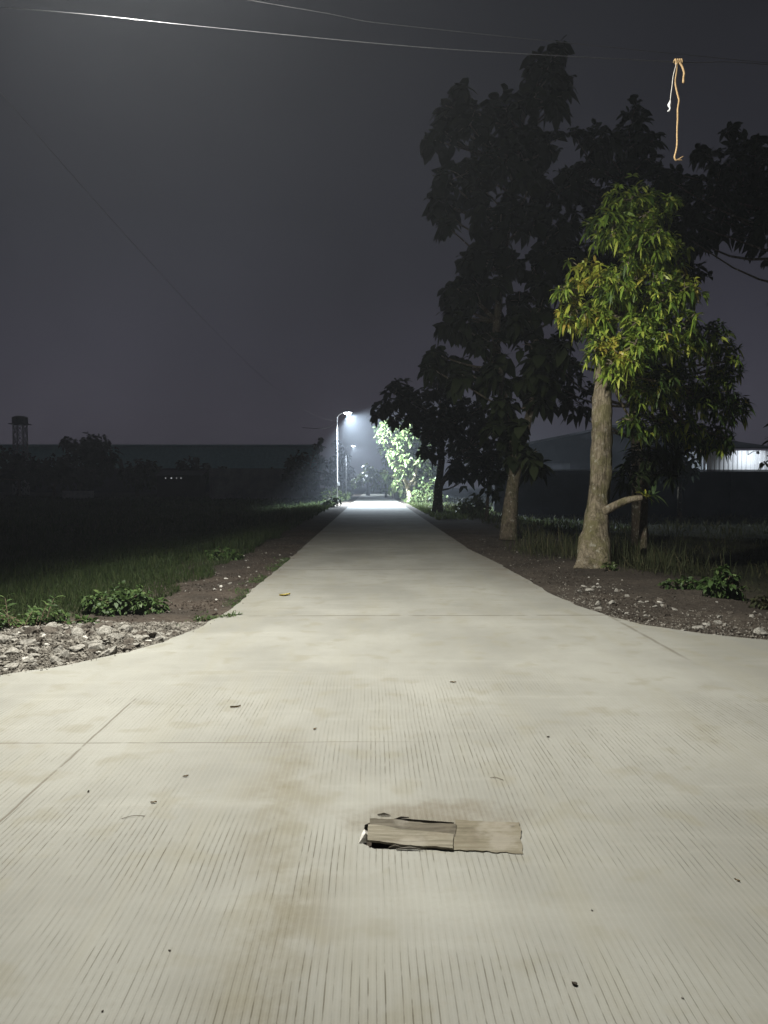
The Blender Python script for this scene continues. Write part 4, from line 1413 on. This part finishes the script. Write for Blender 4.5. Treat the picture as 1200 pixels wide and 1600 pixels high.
for px, s_z in ((259, .07), (268, .11), (276, .06), (283, .07)):
    p = at(px, 747, Ys - .1) - Vector(sh.location)
    mb = MB(); mb.tube([p + Vector((0, -.12, 0)), p + Vector((0, .05, 0))], [s_z, s_z * .8], 10); mb.build('wall_lamp', M['tiny_light'], sh)

# far grey wall
Yg = 96
pa, pb = at(330, 760, Yg), at(470, 760, Yg)
zt = at(400, 733, Yg).z
gw = thing('boundary_wall', 'dim grey boundary wall at the end of the left field', 'wall', ((pa.x + pb.x) / 2, Yg, -.4))
mb = MB(); mb.box((0, 0, (zt + .4) / 2), (pb.x - pa.x, .25, zt + .4)); mb.build('wall_panel', M['wall_grey'], gw)
for k in range(6):
    mb = MB(); mb.box((-(pb.x - pa.x) / 2 + k * (pb.x - pa.x) / 5, -.02, (zt + .5) / 2), (.35, .36, zt + .5)); mb.build('pier', M['wall_grey'], gw)
# pale low block wall in the left dark
Yb = 100
pa, pb = at(98, 770, Yb), at(146, 770, Yb)
bw = thing('block_wall', 'faint pale low block wall below the rounded tree', 'wall', ((pa.x + pb.x) / 2, Yb, -.4))
mb = MB(); mb.box((0, 0, .5), (pb.x - pa.x, .2, 1.0)); mb.build('wall_panel', M['coping'], bw)
mb = MB(); mb.box((0, 0, 1.04), (pb.x - pa.x + .1, .3, .08)); mb.build('coping', M['coping'], bw)

# right: boundary wall, gabled warehouse, white lit shed
Yb = 47
pa, pb = at(776, 760, Yb), at(1290, 760, Yb)
zt = at(1000, 736, Yb).z
bw = thing('boundary_wall', 'long dark boundary wall across the right field', 'wall', ((pa.x + pb.x) / 2, Yb, -.55))
L_ = pb.x - pa.x
mb = MB(); mb.box((0, 0, (zt + .55) / 2), (L_, .22, zt + .55)); mb.build('wall_panel', M['wall_dark'], bw)
mb = MB(); mb.box((0, 0, zt + .60), (L_ + .1, .32, .07)); mb.build('coping', M['wall_grey'], bw)  # paler than the wall: a lit strip along the top put into colour
for k in range(8):
    mb = MB(); mb.box((-L_ / 2 + (k + .0) * L_ / 7, -.03, (zt + .45) / 2), (.34, .34, zt + .45)); mb.build('pier', M['wall_dark'], bw)

Yh = 72
xl, xr = at(828, 700, Yh).x, at(1085, 700, Yh).x
zee, zr = at(835, 694, Yh).z, at(955, 668, Yh).z
wh = thing('warehouse', 'dark gabled warehouse behind the tree trunks at right', 'warehouse', ((xl + xr) / 2, Yh, -.5))
hw = (xr - xl) / 2
zee += .5; zr += .5
mb = MB()
dp = 20
mb.add([(-hw, 0, 0), (hw, 0, 0), (hw, 0, zee), (0, 0, zr), (-hw, 0, zee), (-hw, dp, 0), (hw, dp, 0), (hw, dp, zee), (0, dp, zr), (-hw, dp, zee)], [(0, 1, 2, 3, 4), (5, 9, 8, 7, 6), (0, 4, 9, 5), (1, 6, 7, 2)])
mb.build('wall', M['wall_dark'], wh)
mb = MB()
for s in (-1, 1):
    e0 = Vector((s * (hw + .5), -.5, zee - .5 * (zr - zee) / hw)); r0 = Vector((0, -.5, zr))
    vs = [e0, r0, r0 + Vector((0, dp + 1, 0)), e0 + Vector((0, dp + 1, 0))]
    mb.add([v + Vector((0, 0, .03)) for v in vs] + [v + Vector((0, 0, .22)) for v in vs], [(0, 1, 2, 3), (4, 7, 6, 5), (0, 4, 5, 1), (1, 5, 6, 2), (2, 6, 7, 3), (3, 7, 4, 0)])
mb.build('roof', M['roof_dark'], wh)
mb = MB(); mb.box((-hw * .72, -.06, 2.2), (3.2, .1, 3.6)); dr_ = mb.build('door', M['roof_dark'], wh)
mb = MB(); mb.box((-hw * .72 + 1.2, -.14, 2.0), (.06, .06, .3)); mb.build('handle', M['galv'], dr_)
for k in range(3):
    mb = MB(); mb.box((-.5 + k * 2.6, -.05, 3.2), (1.4, .08, .9)); fr_ = mb.build('window', M['wall_dark'], wh)
    mb = MB(); mb.box((-.5 + k * 2.6, -.10, 3.2), (1.2, .03, .7)); mb.build('pane', M['dark_plastic'], fr_)

Yx = 58
xl, xr = at(1100, 720, Yx).x, at(1199, 720, Yx).x
z1 = at(1150, 704, Yx).z
ws_ = thing('metal_shed', 'white corrugated metal shed lit brightly above the right boundary wall', 'shed', ((xl + xr) / 2, Yx, -.55))
hw = (xr - xl) / 2; z1 += .55
mb = MB(); corr_wall(mb, -hw, hw, 0, z1, 0, .34, .05); mb.build('cladding', M['clad_white'], ws_)
mb = MB(); mb.box((0, 3.06, z1 / 2), (2 * hw, 5.9, z1 - .02)); mb.build('wall', M['wall_grey'], ws_)
mb = MB()
mb.add([(-hw - .4, -.9, z1 + .10), (hw + .4, -.9, z1 + .10), (hw + .4, 6.4, z1 + 1.0), (-hw - .4, 6.4, z1 + 1.0), (-hw - .4, -.9, z1 + .2), (hw + .4, -.9, z1 + .2), (hw + .4, 6.4, z1 + 1.1), (-hw - .4, 6.4, z1 + 1.1)],
       [(0, 3, 2, 1), (4, 5, 6, 7), (0, 1, 5, 4), (2, 3, 7, 6), (1, 2, 6, 5), (3, 0, 4, 7)])
mb.build('roof', M['roof_dark'], ws_)
mb = MB(); mb.tube([Vector((.9, 0, z1 - .35)), Vector((.9, -.8, z1 - .12)), Vector((.9, -1.6, z1 - .12))], .025, 6)
mb.tube([Vector((.9, -1.62, z1 - .10)), Vector((.9, -1.57, z1 - .2)), Vector((.9, -1.53, z1 - .27))], [.05, .11, .13], 10)
fl = mb.build('floodlight', M['dark_plastic'], ws_)
ld = bpy.data.lights.new('shed_light', 'SPOT'); ld.energy = 190; ld.color = (.9, .95, 1.0); ld.spot_size = R(125); ld.spot_blend = .5; ld.shadow_soft_size = .1
lo = bpy.data.objects.new('shed_light', ld); link(lo, ws_)
lo.location = (.9, -1.55, z1 - .36); aim(lo, (0, .9, -.42))
# small orange lamp on a post beside the shed
p = at(1096, 703, 57)
ol = thing('yard_lamp', 'small orange yard lamp left of the white metal shed', 'yard lamp', (p.x, 57, -.55))
mb = MB(); mb.tube([Vector((0, 0, 0)), Vector((0, 0, p.z + .35))], .04, 8); mb.build('post', M['dark_plastic'], ol)
mb = MB(); mb.tube([Vector((0, 0, p.z + .35)), Vector((0, 0, p.z + .55)), Vector((0, 0, p.z + .78)), Vector((0, 0, p.z + .82))], [.10, .2, .2, .05], 12); mb.build('globe', M['orange_light'], ol)

# ------------------------------------------------------------------ night air
HZ = .0015
mb = MB(); mb.box((0, 185, 8.4), (640, 510, 19.6))
m = bpy.data.materials.new('haze_air'); m.use_nodes = True
m.node_tree.nodes.clear()
o_n = m.node_tree.nodes.new('ShaderNodeOutputMaterial')
pv = m.node_tree.nodes.new('ShaderNodeVolumePrincipled')
pv.inputs['Color'].default_value = (.86, .92, 1.0, 1)
pv.inputs['Density'].default_value = HZ
pv.inputs['Anisotropy'].default_value = .48
m.node_tree.links.new(pv.outputs[0], o_n.inputs['Volume'])
hz = mb.build('haze', m)
tag(hz, 'thin night haze hanging over the road and fields', 'haze', kind='stuff')

# ------------------------------------------------------------------ render settings
sc.render.engine = 'CYCLES'
cy = sc.cycles
cy.use_denoising = True
try:
    cy.denoiser = 'OPENIMAGEDENOISE'
except Exception:
    pass
cy.max_bounces = 6
cy.diffuse_bounces = 3
cy.glossy_bounces = 2
cy.transmission_bounces = 3
cy.volume_bounces = 0
cy.sample_clamp_indirect = 3
cy.use_light_tree = True
sc.view_settings.view_transform = 'Standard'
sc.view_settings.look = 'None'
sc.view_settings.exposure = 0
sc.view_settings.gamma = 1
